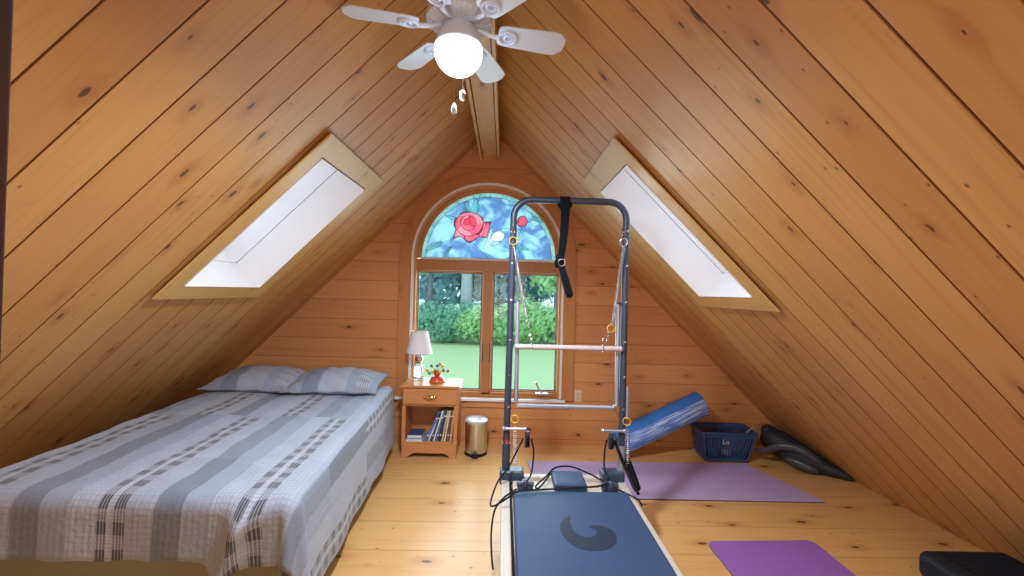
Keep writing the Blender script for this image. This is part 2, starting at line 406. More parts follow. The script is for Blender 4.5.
# jamb liner (pale front edge) and reveal
o, i_ = archband(.705, .745, 0); b = band(o, i_, D - .012, D + .125)
for sx in (-1, 1):
    a, c = sorted((WX + sx * .705, WX + sx * .745)); b.box(a, c, D - .012, D + .125, .44, WZ)
b.build('window_jamb', M['trimz'], w1)
o, i_ = archband(.728, .750, 0); b = band(o, i_, D - .036, D - .012)
for sx in (-1, 1):
    a, c = sorted((WX + sx * .728, WX + sx * .750)); b.box(a, c, D - .036, D - .012, .46, WZ)
b.build('white_edge_strip', M['whitepaint'], w1)  # white strip paints in the lit inner edge of the jamb
o, i_ = archband(.668, .706, 0)
band(o, i_, D + .05, D + .10).build('arch_sash', M['trimz'], w1)
MB().box(WX - .706, WX + .706, D - .005, D + .11, 1.690, 1.80).build('transom_bar', M['sash'], w1, bevel=.006)
MB().box(WX - .668, WX + .668, D + .02, D + .10, 1.80, 1.822).build('white_edge_strip', M['whitepaint'], w1)
MB().box(WX - .047, WX + .047, D + .0, D + .11, .48, 1.70).build('mullion', M['sash'], w1, bevel=.006)
MB().box(WX - .706, WX + .706, D + .0, D + .12, .452, .505).build('bottom_rail', M['sash'], w1, bevel=.005)
for sx, nm in ((-1, 'l'), (1, 'r')):
    a, c = sorted((WX + sx * .045, WX + sx * .708))
    out = [(a, .505), (c, .505), (c, 1.690), (a, 1.690)]; q = .014
    inn = [(a + q, .505 + q), (c - q, .505 + q), (c - q, 1.690 - q), (a + q, 1.690 - q)]
    sa = MB().ring(out, inn, xz(D), .03, .09).build('casement_sash', M['sash'], w1, bevel=.004)
    MB().box(a + q - .01, c - q + .01, D + .057, D + .063, .505 + q - .01, 1.690 - q + .01).build('pane', M['pane'], sa)
    MB().ring(inn, [(a + q + .008, .513 + q), (c - q - .008, .513 + q), (c - q - .008, 1.682 - q), (a + q + .008, 1.682 - q)], xz(D), .05, .07).build('dark_gasket', M['slot'], sa)
    lx = WX + sx * .037
    MB().box(lx - .006, lx + .006, D - .018, D + .002, .80, .99).build('sash_lock', M['gunmetal'], w1, bevel=.003)
MB().box(WX - .88, WX + .79, D - .055, D + .05, .425, .452).build('window_sill', M['whitepaint'], w1, bevel=.006)
MB().box(WX - .84, WX + .84, D - .02, D + .002, .36, .425).build('window_apron', M['wall'], w1, bevel=.003)
cr = MB().box(.33, .46, D - .03, D + .01, .49, .512).build('window_crank', M['steel'], w1, bevel=.006)
MB().tube([(.39, D - .02, .51), (.36, D - .045, .56), (.335, D - .05, .61)], .008).ball((.335, D - .05, .615), .013).build('crank_handle', M['steel'], cr, smooth=True)
MB().prism(arch(.668, WZ + .002)[2:], xz(D), .082, .086).build('pane', M['pane'], w1)

# stained glass panel: cloudy sheet with border, roses, leaves ------------------
sg = thing('stained_glass_panel', (WX, D + .065, 1.82), 'stained glass panel with pink roses filling the arched window top', 'stained glass')
def SG(cx, cy): return (-.85 + (cx - 110) * .001745, 1.803 + (505 - cy) * .0018)
R0 = .668
sheet = [(WX + .63 * cos(pi * i / 40), WZ + .63 * sin(pi * i / 40)) for i in range(41)]
def smoothpoly(pts, k=4):
    n = len(pts); out = []
    for i in range(n):
        p0, p1, p2, p3 = (Vector(pts[(i + j - 1) % n]) for j in range(4))
        for q in range(k):
            t = q / k
            out.append(tuple(.5 * ((2 * p1) + (p2 - p0) * t + (2 * p0 - 5 * p1 + 4 * p2 - p3) * t * t + (3 * p1 - p0 - 3 * p2 + p3) * t ** 3)))
    return out
BUD = [(518, 370), (535, 345), (565, 338), (588, 355), (582, 382), (555, 392), (530, 390)]
HOLES = [[(308, 300), (325, 262), (360, 242), (400, 240), (445, 260), (470, 296), (500, 298), (494, 330), (482, 366), (440, 372), (395, 398), (362, 386), (330, 370), (306, 376), (312, 340)],
         [(666, 285), (676, 260), (700, 255), (713, 274), (708, 298), (690, 306), (670, 300)], [(555 + (a - 555) * .9, 366 + (b - 366) * .9) for a, b in BUD]]
bm = bmesh.new(); EE = []
for lp_ in [[(WX + .628, 1.83)] + sheet[1:-1] + [(WX - .628, 1.83)]] + [[SG(*p) for p in smoothpoly(h)] for h in HOLES]:
    vv = [bm.verts.new((a, D + .062, b)) for a, b in lp_]
    for i in range(len(vv)): EE.append(bm.edges.new((vv[i], vv[(i + 1) % len(vv)])))
bmesh.ops.triangle_fill(bm, use_beauty=True, use_dissolve=False, edges=EE)
g = bmesh.ops.extrude_face_region(bm, geom=bm.faces[:])
for v in [q for q in g['geom'] if isinstance(q, bmesh.types.BMVert)]: v.co.y += .003
bmesh.ops.recalc_face_normals(bm, faces=bm.faces)
me = bpy.data.meshes.new('glass_sheet'); bm.to_mesh(me); bm.free(); me.materials.append(M['cloudglass'])
o = bpy.data.objects.new('glass_sheet', me); COL.objects.link(o); o.parent = sg; o.location = -Vector(sg.location)
o, i_ = archband(.63, .667, 0); band(o, i_, D + .062, D + .066).build('glass_border', M['cyanglass'], sg)
ll = MB()
ll.tube([(WX + .63 * cos(pi * i / 40), D + .060, WZ + .63 * sin(pi * i / 40)) for i in range(41)], .0022, 5)
for k in range(1, 12):
    th = pi * k / 12; ll.tube([(WX + .63 * cos(th), D + .06, WZ + .63 * sin(th)), (WX + .667 * cos(th), D + .06, WZ + .667 * sin(th))], .002, 5)
for pts in ([(395, 395), (450, 445), (520, 505)], [(290, 430), (260, 470), (240, 500)], [(470, 440), (490, 385), (540, 330), (600, 320)], [(140, 460), (200, 420), (290, 390)], [(690, 310), (660, 400), (680, 460)], [(720, 285), (790, 250), (830, 275)], [(445, 125), (440, 160), (425, 190)]):
    ll.tube([(SG(*p)[0], D + .060, SG(*p)[1]) for p in pts], .0024, 5)
ll.build('lead_line', M['lead'], sg)
def spline_(pts, k=5):
    P = [Vector(p) for p in pts]; P = [P[0] * 2 - P[1]] + P + [P[-1] * 2 - P[-2]]; out = []
    for i in range(1, len(P) - 2):
        p0, p1, p2, p3 = P[i - 1:i + 3]
        for q in range(k):
            t = q / k; out.append(.5 * ((2 * p1) + (p2 - p0) * t + (2 * p0 - 5 * p1 + 4 * p2 - p3) * t * t + (3 * p1 - p0 - 3 * p2 + p3) * t ** 3))
    return out + [P[-2]]
def petal(pts, m, y=.056, name='petal', par=None, line=True, lw=.0022):
    P = [SG(*p) for p in pts]
    mb = MB().prism(P, xz(D), y, y + .003)
    o = mb.build(name, M[m], par or sg)
    if line: MB().tube([(a, D + y - .001, b) for a, b in P], lw, 5, closed=True).build('lead_edge', M['lead'], o)
    return o
def smoothpoly(pts, k=4):
    n = len(pts); out = []
    for i in range(n):
        p0, p1, p2, p3 = (Vector(pts[(i + j - 1) % n]) for j in range(4))
        for q in range(k):
            t = q / k
            out.append(tuple(.5 * ((2 * p1) + (p2 - p0) * t + (2 * p0 - 5 * p1 + 4 * p2 - p3) * t * t + (3 * p1 - p0 - 3 * p2 + p3) * t ** 3)))
    return out
def ell(c, rx, ry, w): return (c[0] + rx * cos(w), c[1] + ry * sin(w))
def whorl(c0, r0, c1, r1, nn, a0, shades, wav):
    """one ring of rose petals between two ellipses, each petal its own piece of glass"""
    for k in range(nn):
        wa, wb = a0 + 2 * pi * k / nn, a0 + 2 * pi * (k + 1) / nn
        o_ = [ell(c1, r1[0] * (1 + wav * sin(pi * t / 8) - wav * .4), r1[1] * (1 + wav * sin(pi * t / 8) - wav * .4), wa + (wb - wa) * t / 8) for t in range(9)]
        i_ = [ell(c0, r0[0], r0[1], wb + .25 - (wb - wa) * t / 8) for t in range(9)]
        petal(o_ + i_, shades[k % len(shades)], .058, 'rose_petal', lw=.0018)
whorl((382, 296), (44, 42), (384, 302), (82, 66), 5, radians(75), ['pinkA', 'pinkB', 'pinkA', 'pinkA', 'pinkB'], .10)
whorl((372, 290), (17, 20), (380, 296), (44, 42), 3, radians(35), ['pinkB', 'pinkA', 'pinkC'], .06)
petal([ell((372, 290), 17, 20, 2 * pi * k / 16) for k in range(16)], 'pinkC', .058, 'rose_petal', lw=.0018)
for pts, m in (([(294, 391), (300, 360), (308, 338), (322, 346), (340, 358), (358, 368), (366, 394), (345, 378), (325, 376)], 'pinkA'),
               ([(358, 368), (385, 370), (412, 364), (436, 352), (446, 366), (432, 382), (414, 394), (395, 408), (378, 402), (366, 394)], 'pinkB'),
               ([(438, 352), (456, 330), (466, 300), (480, 287), (512, 289), (501, 310), (502, 330), (489, 372), (468, 376), (446, 368)], 'pinkB')):
    petal(smoothpoly(pts, 3), m, .058, 'rose_petal', lw=.0018)
MB().tube(spline_([(SG(*p)[0], D + .055, SG(*p)[1]) for p in ([(486, 296), (470, 335), (462, 372)])]), .0018, 5).build('petal_line', M['lead'], sg)
MB().tube(spline_([(SG(*p)[0], D + .055, SG(*p)[1]) for p in ([(672, 290), (680, 268), (700, 266), (706, 286), (690, 298), (682, 284)])]), .0018, 5).build('petal_line', M['lead'], sg)
for pts, m, y in [([(660, 285), (672, 256), (700, 250), (718, 272), (714, 300), (690, 312), (668, 306)], 'pinkB', .056)]: petal(smoothpoly(pts), m, y, 'rosebud_petal')
petal(smoothpoly(BUD), 'budglass', .0582, 'white_rosebud', lw=.001)
for pts in ([(395, 238), (400, 195), (422, 155), (440, 195), (430, 238)], [(358, 240), (352, 205), (366, 175), (385, 205), (390, 235)], [(300, 285), (270, 275), (245, 258), (280, 262), (305, 268)],
            [(494, 398), (498, 350), (517, 318), (522, 340), (512, 372)], [(504, 418), (535, 402), (578, 398), (548, 414)], [(140, 462), (165, 425), (235, 405), (205, 440)], [(240, 500), (255, 465), (285, 430), (270, 475)],
            [(735, 265), (770, 252), (815, 278), (775, 280)], [(640, 440), (665, 400), (735, 440), (680, 435)]):
    petal(smoothpoly(pts), 'leafglass', .0535 - .0001 * len(sg.children), 'leaf', lw=.0018)

# outlet beside the window
ol = thing('wall_outlet', (.755, D - .004, .43), 'ivory wall outlet right of the window below sill height', 'outlet')
MB().box(.72, .79, D - .008, D, .43, .545).build('cover_plate', M['ivory'], ol, bevel=.004)
for z in (.463, .512):
    s_ = MB().box(.738, .772, D - .011, D - .007, z - .014, z + .014).build('socket', M['ivory'], ol, bevel=.003)
    MB().box(.747, .750, D - .0125, D - .0105, z - .006, z + .006).box(.760, .763, D - .0125, D - .0105, z - .006, z + .006).build('slot', M['slot'], s_)

# ridge beam
rb = frame('ridge_beam', (XR - .012, YB, 2.80))
bx = XR - .012
MB().box(bx - .068, bx + .068, YB, D, 2.815, 3.02).build('beam_core', M['trimy'], rb)
for sx in (-1, 1):
    a, c = sorted((bx + sx * .074, bx + sx * .098)); MB().box(a, c, YB, D, 2.797, 3.03).build('beam_side_board', M['trimy'], rb, bevel=.003)

# rear window glass + frame, added behind the camera to carry fill light, and dark door jamb beside the camera
w4 = frame('window_4', (-.15, YB, .8))
MB().ring([(-.98, .72), (.68, .72), (.68, 2.08), (-.98, 2.08)], [(-.9, .8), (.6, .8), (.6, 2.0), (-.9, 2.0)], xz(YB), -.02, .02).build('window_casing', M['trimz'], w4)
MB().box(-.9, .6, YB - .06, YB - .054, .8, 2.0).build('pane', M['pane'], w4)
MB().box(-.17, -.13, YB - .08, YB - .03, .8, 2.0).build('mullion', M['trimz'], w4)
jb = MB()
zj = roof(-.60) ; jb.add([(-.587, .40, 0), (-.75, .40, 0), (-.75, .52, 0), (-.587, .52, 0), (-.587, .40, roof(-.587)), (-.75, .40, roof(-.75)), (-.75, .52, roof(-.75)), (-.587, .52, roof(-.587))], [(3, 2, 1, 0), (4, 5, 6, 7), (0, 1, 5, 4), (1, 2, 6, 5), (2, 3, 7, 6), (3, 0, 4, 7)])
struct(jb.build('trim_1', M['jamb'], bevel=.004))

# ------------------------------------------------------------------ bed
BW, BL, BT = 1.36, 2.05, .60
FX, FY = -2.257, 1.86
def bed(u, v, z): return Vector((FX + u - .066 * v, FY + v, z))
bd = thing('bed', bed(BW / 2, BL / 2, 0), 'wide bed with olive box spring under the left skylight', 'bed')
def bedbox(u0, u1, v0, v1, z0, z1):
    vs = [bed(u, v, z) for z in (z0, z1) for v in (v0, v1) for u in (u0, u1)]
    return MB().add(vs, [(0, 2, 3, 1), (4, 5, 7, 6), (0, 1, 5, 4), (2, 6, 7, 3), (0, 4, 6, 2), (1, 3, 7, 5)])
bedbox(.03, BW - .03, .04, BL, .07, .33).build('box_spring', M['skirt'], bd, bevel=.02, seg=3)
bedbox(.025, BW - .025, .03, BL, .335, BT - .005).build('mattress', M['mattress'], bd, bevel=.04, seg=3)
for u in (.08, BW - .12):
    for v in (.1, BL - .1): bedbox(u, u + .05, v - .02, v + .03, 0, .08).build('leg', M['jamb'], bd)

# quilt cloth: fabric coordinates (s across, t along, metres) are its UV
def quiltmat(name):
    t = NT(name); k = t.n.new('ShaderNodeUVMap'); k.uv_map = 'UVMap'; S = t.sep(k.outputs[0]); s, tt = S[0], S[1]
    blk = t.math('FLOOR', t.math('DIVIDE', t.math('ADD', tt, .37), .72))
    shift = t.math('MULTIPLY', t.math('FLOOR', t.math('MULTIPLY', t.white(t.math('ADD', blk, 4.2)), 2.99)), 2.0)
    v = t.math('ADD', t.math('DIVIDE', t.math('ADD', s, 2.0), .114), shift)
    c = t.math('FLOOR', t.math('MODULO', v, 5.0)); fr = t.math('FRACT', v)
    is_ = lambda q: t.math('COMPARE', c, float(q), .25)
    lt, md, dk, hz = (.37, .425, .535), (.27, .315, .405), (.135, .16, .21), (.32, .37, .465)
    col = t.mix(is_(1), lt, hz); col = t.mix(is_(2), col, dk); col = t.mix(is_(3), col, md)
    col = t.mix(t.math('MULTIPLY', t.white(t.math('ADD', t.math('FLOOR', v), t.math('MULTIPLY', blk, 17.3))), .35), col, (.47, .53, .65))
    # crosshatch weave on the light bands
    line = lambda x, p, w: t.math('LESS_THAN', t.math('ABSOLUTE', t.math('SUBTRACT', t.math('FRACT', t.math('DIVIDE', x, p)), .5)), w)
    hat = t.math('MAXIMUM', line(s, .019, .16), line(tt, .023, .14))
    isl = t.math('MAXIMUM', is_(1), is_(4))
    col = t.mix(t.math('MULTIPLY', t.math('MULTIPLY', hat, isl), .26), col, (.20, .19, .19))
    # plaid band: two dark groups of warp lines and pale / dark blocks
    warp = t.math('MAXIMUM', t.math('LESS_THAN', t.math('ABSOLUTE', t.math('SUBTRACT', fr, .17)), .17), t.math('LESS_THAN', t.math('ABSOLUTE', t.math('SUBTRACT', fr, .78)), .20))
    fine = line(s, .0125, .33)
    weft = line(tt, .105, .25)
    pl = t.math('ADD', t.math('MULTIPLY', t.math('MULTIPLY', warp, fine), .60), t.math('MULTIPLY', t.math('MULTIPLY', weft, t.math('ADD', .2, t.math('MULTIPLY', warp, .8))), .42), clamp=True)
    pcol = t.mix(pl, (.43, .465, .55), (.050, .048, .055))
    pcol = t.mix(t.math('MULTIPLY', line(tt, .0125, .2), .25), pcol, (.1, .1, .1))
    col = t.mix(is_(0), col, pcol)
    n1 = t.noise(k.outputs[0], 9, 3); col = t.mix(t.math('MULTIPLY', n1, .22), col, tuple(x * .6 for x in md))
    t.set(Base_Color=col, Roughness=.92)
    q = t.math('ADD', t.math('MULTIPLY', t.math('SINE', t.math('MULTIPLY', s, 230)), .25), t.math('MULTIPLY', t.noise(k.outputs[0], 38, 3), 3.0))
    t.bump(q, .2, .005)
    t.b.inputs['Sheen Weight'].default_value = .15
    return t.m
M['quilt'] = quiltmat('grey_striped_patchwork_quilt')
def drape(a, r=.06):   # overhang a -> (outward, down)
    if a <= 0: return 0.0, 0.0
    L = r * pi / 2
    if a < L: w = a / r; return r * sin(w), r * (1 - cos(w))
    return r, r + (a - L)
OR, OL, OF = .535, .42, .28
r2 = random.Random(3)
rows = []; uv = []
NS, NTT = 150, 120
for j in range(NTT + 1):
    t_ = -OF + (BL + OF) * j / NTT; row = []
    for i in range(NS + 1):
        s_ = -OL + (BW + OL + OR) * i / NS
        hem = .012 * sin(s_ * 9) + .01 * sin(t_ * 7)
        a = max(0, s_ - BW); c = max(0, -s_); b = max(0, -t_)
        zt = BT + .022 + .006 * sin(s_ * 11 + t_ * 3) * sin(t_ * 8) + .003 * sin(s_ * 31) * sin(t_ * 27)
        side = a if a > 0 else c
        if side > 0 and b > 0:       # the two hanging sides meet: cloth hangs from the corner as a soft cone
            rho = sqrt(side * side + b * b); th = atan2(b, side)
            o_, d_ = drape(rho); fl = .20 * rho * sin(2 * th) + .055 * rho * sin(6 * th)
            ox = (o_ + fl) * cos(th); oy = (o_ + fl) * sin(th)
            u = (BW + ox) if a > 0 else -ox
            v = -oy; z = zt - d_ * (.97)
            fade = 1
        else:
            o1, d1 = drape(side); o2, d2 = drape(b)
            rip = .5 * (sin(t_ * 13 + 1) * .5 + sin(t_ * 5.5) * .7)
            u = s_
            if a > 0: u = BW + o1 + max(0, a - .1) * (.05 + .05 * rip)
            elif c > 0: u = -o1 - max(0, c - .1) * .06
            v = t_
            if b > 0:
                rf = .5 * sin(s_ * 15) + .4 * sin(s_ * 6 + 1)
                v = -o2 - max(0, b - .05) * (.05 + .05 * rf)
                k = (s_ - (BW - .10) + .36 * b) / .055         # one slanting fold near the right corner
                f = math.exp(-k * k); v -= .085 * f * min(1, b / .10)
                if k > 0: u += -.02 * math.exp(-(k - 1) ** 2) * min(1, b / .1)
                d2 += .05 * f * b / OF
            z = zt - d1 - d2
            if d1 > .2 or d2 > .2: z += hem * .6
        z = max(z, .012)
        row.append(bed(u, v, z)); uv.append((s_, t_))
    rows.append(row)
mb = MB().grid(rows); mb.uv = uv
qo = mb.build('quilt', M['quilt'], smooth='all', solid=.009)
tag(qo, 'grey and blue striped patchwork quilt spread over the bed', 'quilt')

def pillow(name, cu, cv, wdt, dep, hgt, z0, rot, tilt, label, seed):
    rr = random.Random(seed); N, K = 40, 28; top = []; bot = []; uvs = []
    def hh(a, b): return max(0, (1 - abs(a) ** 3.2)) ** .85 * max(0, (1 - abs(b) ** 2.6)) ** .7
    ph = [rr.uniform(0, 6) for _ in range(6)]
    Mx = Matrix.Translation(bed(cu, cv, z0)) @ Matrix.Rotation(rot, 4, 'Z') @ Matrix.Rotation(tilt, 4, 'X')
    T = []; B = []; U = []
    for j in range(K + 1):
        for i in range(N + 1):
            a = -1 + 2 * i / N; b = -1 + 2 * j / K
            px_ = a * (1 - .06 * (1 - b * b) * abs(a)) * wdt / 2; py_ = b * (1 - .10 * (1 - a * a) * abs(b)) * dep / 2
            h = hh(a, b); wr = .010 * sin(a * 9 + ph[0]) * sin(b * 5 + ph[1]) * (1 - h) + .006 * sin(a * 14 + b * 9 + ph[2])
            edge = .004 * sin(a * 11 + ph[3]) * (abs(b) ** 6)
            T.append(Mx @ Vector((px_, py_, hgt * .62 * h + wr * (h > 0) + edge))); B.append(Mx @ Vector((px_, py_, -hgt * .38 * h + edge))); U.append((px_, py_ + 5.0))
    mb = MB(); n1 = N + 1
    F = [(j * n1 + i, j * n1 + i + 1, (j + 1) * n1 + i + 1, (j + 1) * n1 + i) for j in range(K) for i in range(N)]
    mb.add(T, F); mb.add(B, [f[::-1] for f in F])
    mb.uv = U + U
    root = thing(name, bed(cu, cv, z0), label, 'pillow', None)
    mb.build('pillow_sham', M['sham'], root, smooth='all', fixn=False)
    e = [Vector(T[i]) for i in range(n1)] + [Vector(T[j * n1 + N]) for j in range(1, K + 1)] + [Vector(T[K * n1 + i]) for i in range(N - 1, -1, -1)] + [Vector(T[j * n1]) for j in range(K - 1, 0, -1)]
    MB().tube(e, .006, 6, closed=True).build('piping', M['pipe'], root, smooth='all')
    return root
def shammat():
    t = NT('grey_plaid_sham'); k = t.n.new('ShaderNodeUVMap'); k.uv_map = 'UVMap'; S = t.sep(k.outputs[0]); s = S[0]; tt = S[1]
    col = t.mix(t.step(t.math('ABSOLUTE', t.math('SUBTRACT', s, .02)), .10, .11, 1.0, 0.0), (.28, .33, .43), (.36, .40, .49))
    col = t.mix(t.step(t.math('ABSOLUTE', t.math('SUBTRACT', s, -.16)), .06, .065, 1.0, 0.0), col, (.20, .235, .31))
    for c_, w_ in ((-.30, .05), (.25, .055)):
        band_ = t.math('LESS_THAN', t.math('ABSOLUTE', t.math('SUBTRACT', s, c_)), w_)
        ln = t.math('LESS_THAN', t.math('FRACT', t.math('DIVIDE', s, .018)), .30)
        wf = t.math('LESS_THAN', t.math('FRACT', t.math('DIVIDE', tt, .09)), .45)
        col = t.mix(band_, col, (.40, .43, .50))
        col = t.mix(t.math('MULTIPLY', band_, t.math('ADD', t.math('MULTIPLY', ln, .55), t.math('MULTIPLY', wf, .2))), col, (.10, .10, .13))
    t.set(Base_Color=col, Roughness=.9); t.bump(t.noise(k.outputs[0], 60, 3), .25, .004); return t.m
M['sham'] = shammat(); M['pipe'] = plain('grey_piping', (.24, .25, .28), .9)
pillow('pillow', .335, 1.88, .78, .46, .175, BT + .085, radians(-2), radians(9), 'grey plaid pillow at the bed head nearer the sloped wall', 5)
pillow('pillow', .985, 1.85, .75, .46, .175, BT + .09, radians(3), radians(9), 'grey plaid pillow at the bed head nearer the nightstand', 9)

# ------------------------------------------------------------------ nightstand and what stands on it
ns = thing('nightstand', (-.64, 4.08, 0), 'honey pine nightstand with one drawer and open shelf under the window', 'nightstand')
x0, x1, y0, y1 = -.882, -.392, 3.895, 4.225
MB().box(x0, x0 + .02, y0, y1, 0, .62).build('side_panel', M['furn'], ns, bevel=.003)
MB().box(x1 - .02, x1, y0, y1, 0, .62).build('side_panel', M['furn'], ns, bevel=.003)
MB().box(x0 + .02, x1 - .02, y1 - .012, y1, .10, .62).build('back_panel', M['furn'], ns)
MB().box(x0 + .02, x1 - .02, y0 + .004, y1 - .012, .455, .470).build('divider', M['furn'], ns)
MB().box(x0 + .02, x1 - .02, y0 + .004, y1 - .012, .118, .136).build('shelf', M['furn'], ns)
out = [(x0 + .002, .0), (x0 + .055, .0), (x0 + .075, .022), (x0 + .11, .040), (x1 - .11, .040), (x1 - .075, .022), (x1 - .055, .0), (x1 - .002, .0), (x1 - .002, .118), (x0 + .002, .118)]
MB().prism(out, lambda a, b, d: (a, y0 + d, b), -.012, .006).build('plinth', M['furn'], ns, bevel=.003)
MB().box(x0 - .025, x1 + .015, y0 - .025, y1 + .015, .620, .643).build('top', M['furn'], ns, bevel=.008, seg=3)
for a, c in ((x0 - .002, x0 + .03), (x1 - .03, x1 + .002)): MB().box(a, c, y0 - .010, y0 + .003, .118, .455).build('face_stile', M['furn'], ns, bevel=.002)
dr = MB().box(x0 + .004, x1 - .004, y0 - .016, y0 + .004, .474, .614).build('drawer', M['furn'], ns, bevel=.006, seg=3)
MB().tube([(-.695, y0 - .018, .545), (-.685, y0 - .036, .550), (-.66, y0 - .042, .545), (-.637, y0 - .044, .543), (-.61, y0 - .042, .545), (-.59, y0 - .036, .550), (-.58, y0 - .018, .545)], [.007, .008, .009, .010, .009, .008, .007]).box(-.69, -.585, y0 - .022, y0 - .016, .532, .560).build('drawer_pull', M['brass'], dr, smooth=True)

LX, LY = -.795, 4.14
lp = thing('table_lamp', (LX, LY, .643), 'small table lamp with white shade and glass base on the nightstand', 'lamp')
MB().lathe([(.05, .643), (.052, .655), (.045, .665), (.046, .70), (.05, .74), (.044, .775), (.022, .795), (.020, .80)], (LX, LY, 0), 8).build('lamp_base', M['glassbase'], lp)
MB().lathe([(.018, .80), (.030, .812), (.042, .835), (.036, .862), (.016, .872), (.010, .876), (.010, .93)], (LX, LY, 0), 16).build('lamp_neck', M['chrome'], lp, smooth=True)
sh = MB()
for q, (rA, rB) in enumerate(((.124, .078), (.121, .075))):
    sh.add([(LX + rr_ * cos(2 * pi * k / 32), LY + rr_ * sin(2 * pi * k / 32), z) for rr_, z in ((rA, .895), (rB, 1.10)) for k in range(32)], [(k, (k + 1) % 32, 32 + (k + 1) % 32, 32 + k) for k in range(32)])
sh.build('lamp_shade', M['shade'], lp, smooth=True)
MB().tube([(LX + .076 * cos(2 * pi * k / 24), LY + .076 * sin(2 * pi * k / 24), 1.10) for k in range(24)], .003, 6, closed=True).tube([(LX + .122 * cos(2 * pi * k / 24), LY + .122 * sin(2 * pi * k / 24), .895) for k in range(24)], .003, 6, closed=True).tube([(LX - .075, LY, 1.09), (LX, LY, 1.075), (LX + .075, LY, 1.09)], .002, 5).tube([(LX, LY, .92), (LX, LY, 1.08)], .003, 6).build('shade_ring', M['brass'], lp)

OX, OY = -.605, 4.05
orn = thing('ball_ornament', (OX, OY, .643), 'red ornament sprouting coloured wooden balls beside the table lamp', 'ornament')
MB().lathe([(.070, .643), (.074, .650), (.066, .664), (.060, .680), (.050, .694), (.030, .700)], (OX, OY, 0), 24).build('base', plain('red_lacquer', (.62, .06, .04), .3), orn, smooth=True)
MB().lathe([(.074, .650), (.0765, .655), (.073, .660)], (OX, OY, 0), 24).build('base_band', plain('orange_lacquer', (.8, .28, .05), .35), orn, smooth=True)
MB().ball((OX, OY - .005, .725), .034).build('body', plain('red_wood_ball', (.65, .08, .06), .3), orn, smooth=True)
cols = {'green': (.05, .28, .10), 'yellow': (.80, .52, .05), 'crimson': (.60, .05, .05), 'orange': (.85, .26, .05), 'blue': (.05, .14, .45)}
bm_ = {k: plain(k + '_bead', v, .3) for k, v in cols.items()}
for k, (dx, dz, dy, c) in enumerate([(-.092, .105, 0, 'orange'), (-.055, .145, .01, 'green'), (-.04, .098, -.02, 'yellow'), (.0, .150, .0, 'blue'), (.022, .165, .02, 'orange'), (.048, .150, -.01, 'yellow'), (.06, .115, -.02, 'green'), (.098, .105, 0, 'crimson'), (-.075, .075, .02, 'green'), (.03, .098, -.035, 'yellow'), (-.012, .110, -.035, 'green')]):
    o = MB().ball((OX + dx, OY + dy, .643 + dz), .0155).build('bead', bm_[c], orn, smooth=True)
    MB().tube([(OX, OY, .73), (OX + dx * .9, OY + dy * .9, .643 + dz * .95)], .0025, 5).build('stick', M['red'], o)

# books: leaning row and a flat pile
def book(cx, tilt, thick, hgt, dep, col, label, z0=.137, yb=3.93):
    m = plain('book_cover_' + label.split()[0] + str(len(bpy.data.materials)), col, .5)
    root = thing('book', (cx, yb, z0), label, 'book', 'books leaning on the nightstand shelf')
    Mx = Matrix.Translation((cx, yb, z0)) @ Matrix.Rotation(tilt, 4, 'Y')
    mb = MB().box(0, .004, 0, dep, 0, hgt, Mx).box(thick - .004, thick, 0, dep, 0, hgt, Mx).box(0, thick, -.003, .003, 0, hgt, Mx)
    mb.build('cover', m, root, bevel=.001)
    MB().box(.004, thick - .004, .003, dep - .006, .004, hgt - .006, Mx).build('pages', M['paper'], root)
    for k in (.2, .8):
        MB().box(.002, thick - .002, -.0042, -.0028, hgt * k - .006, hgt * k + .006, Mx).build('spine_band', M['paper'], root)
specs = [(-.685, .44, .022, .285, (.06, .17, .50), 'blue book leaning furthest over on the shelf'), (-.655, .37, .014, .275, (.75, .75, .76), 'thin white book leaning right of the blue one'),
         (-.632, .30, .016, .27, (.03, .05, .15), 'navy book leaning between two white ones'), (-.608, .27, .012, .28, (.78, .76, .72), 'thin cream book leaning right of the navy one'),
         (-.586, .235, .015, .275, (.08, .20, .45), 'mid blue book leaning beside the cream one'), (-.562, .205, .018, .29, (.04, .04, .05), 'black book leaning mid row on the shelf'),
         (-.535, .175, .017, .28, (.52, .40, .25), 'tan book leaning right of the black one'), (-.510, .15, .013, .275, (.70, .66, .58), 'slim beige book near the right end of the row'),
         (-.488, .125, .018, .285, (.22, .08, .05), 'maroon book second from the shelf right side'), (-.462, .10, .020, .28, (.45, .34, .22), 'brown book against the right side of the shelf')]
for a in specs: book(a[0], a[1], a[2], a[3], .21, a[4], a[5])
def flat(x0, x1, y0, y1, z0, z1, c, label, name):
    m = plain('cover_' + name + str(len(bpy.data.materials)), c, .35)
    root = thing(name, ((x0 + x1) / 2, (y0 + y1) / 2, z0), label, 'book' if name == 'book' else 'magazine', None)
    MB().box(x0, x1, y0, y1, z0, z0 + .002).box(x0, x1, y0, y1, z1 - .002, z1).build('cover', m, root)
    MB().box(x0 + .002, x1 - .002, y0 + .002, y1 - .002, z0 + .002, z1 - .002).build('pages', M['paper'], root)
flat(-.85, -.70, 3.905, 4.11, .137, .147, (.72, .78, .88), 'white magazine at the bottom of the flat pile on the shelf', 'magazine')
flat(-.845, -.702, 3.91, 4.11, .1475, .158, (.25, .42, .70), 'light blue magazine in the middle of the flat pile', 'magazine')
flat(-.84, -.71, 3.93, 4.11, .1585, .186, (.03, .07, .20), 'thick navy book on top of the flat pile', 'book')

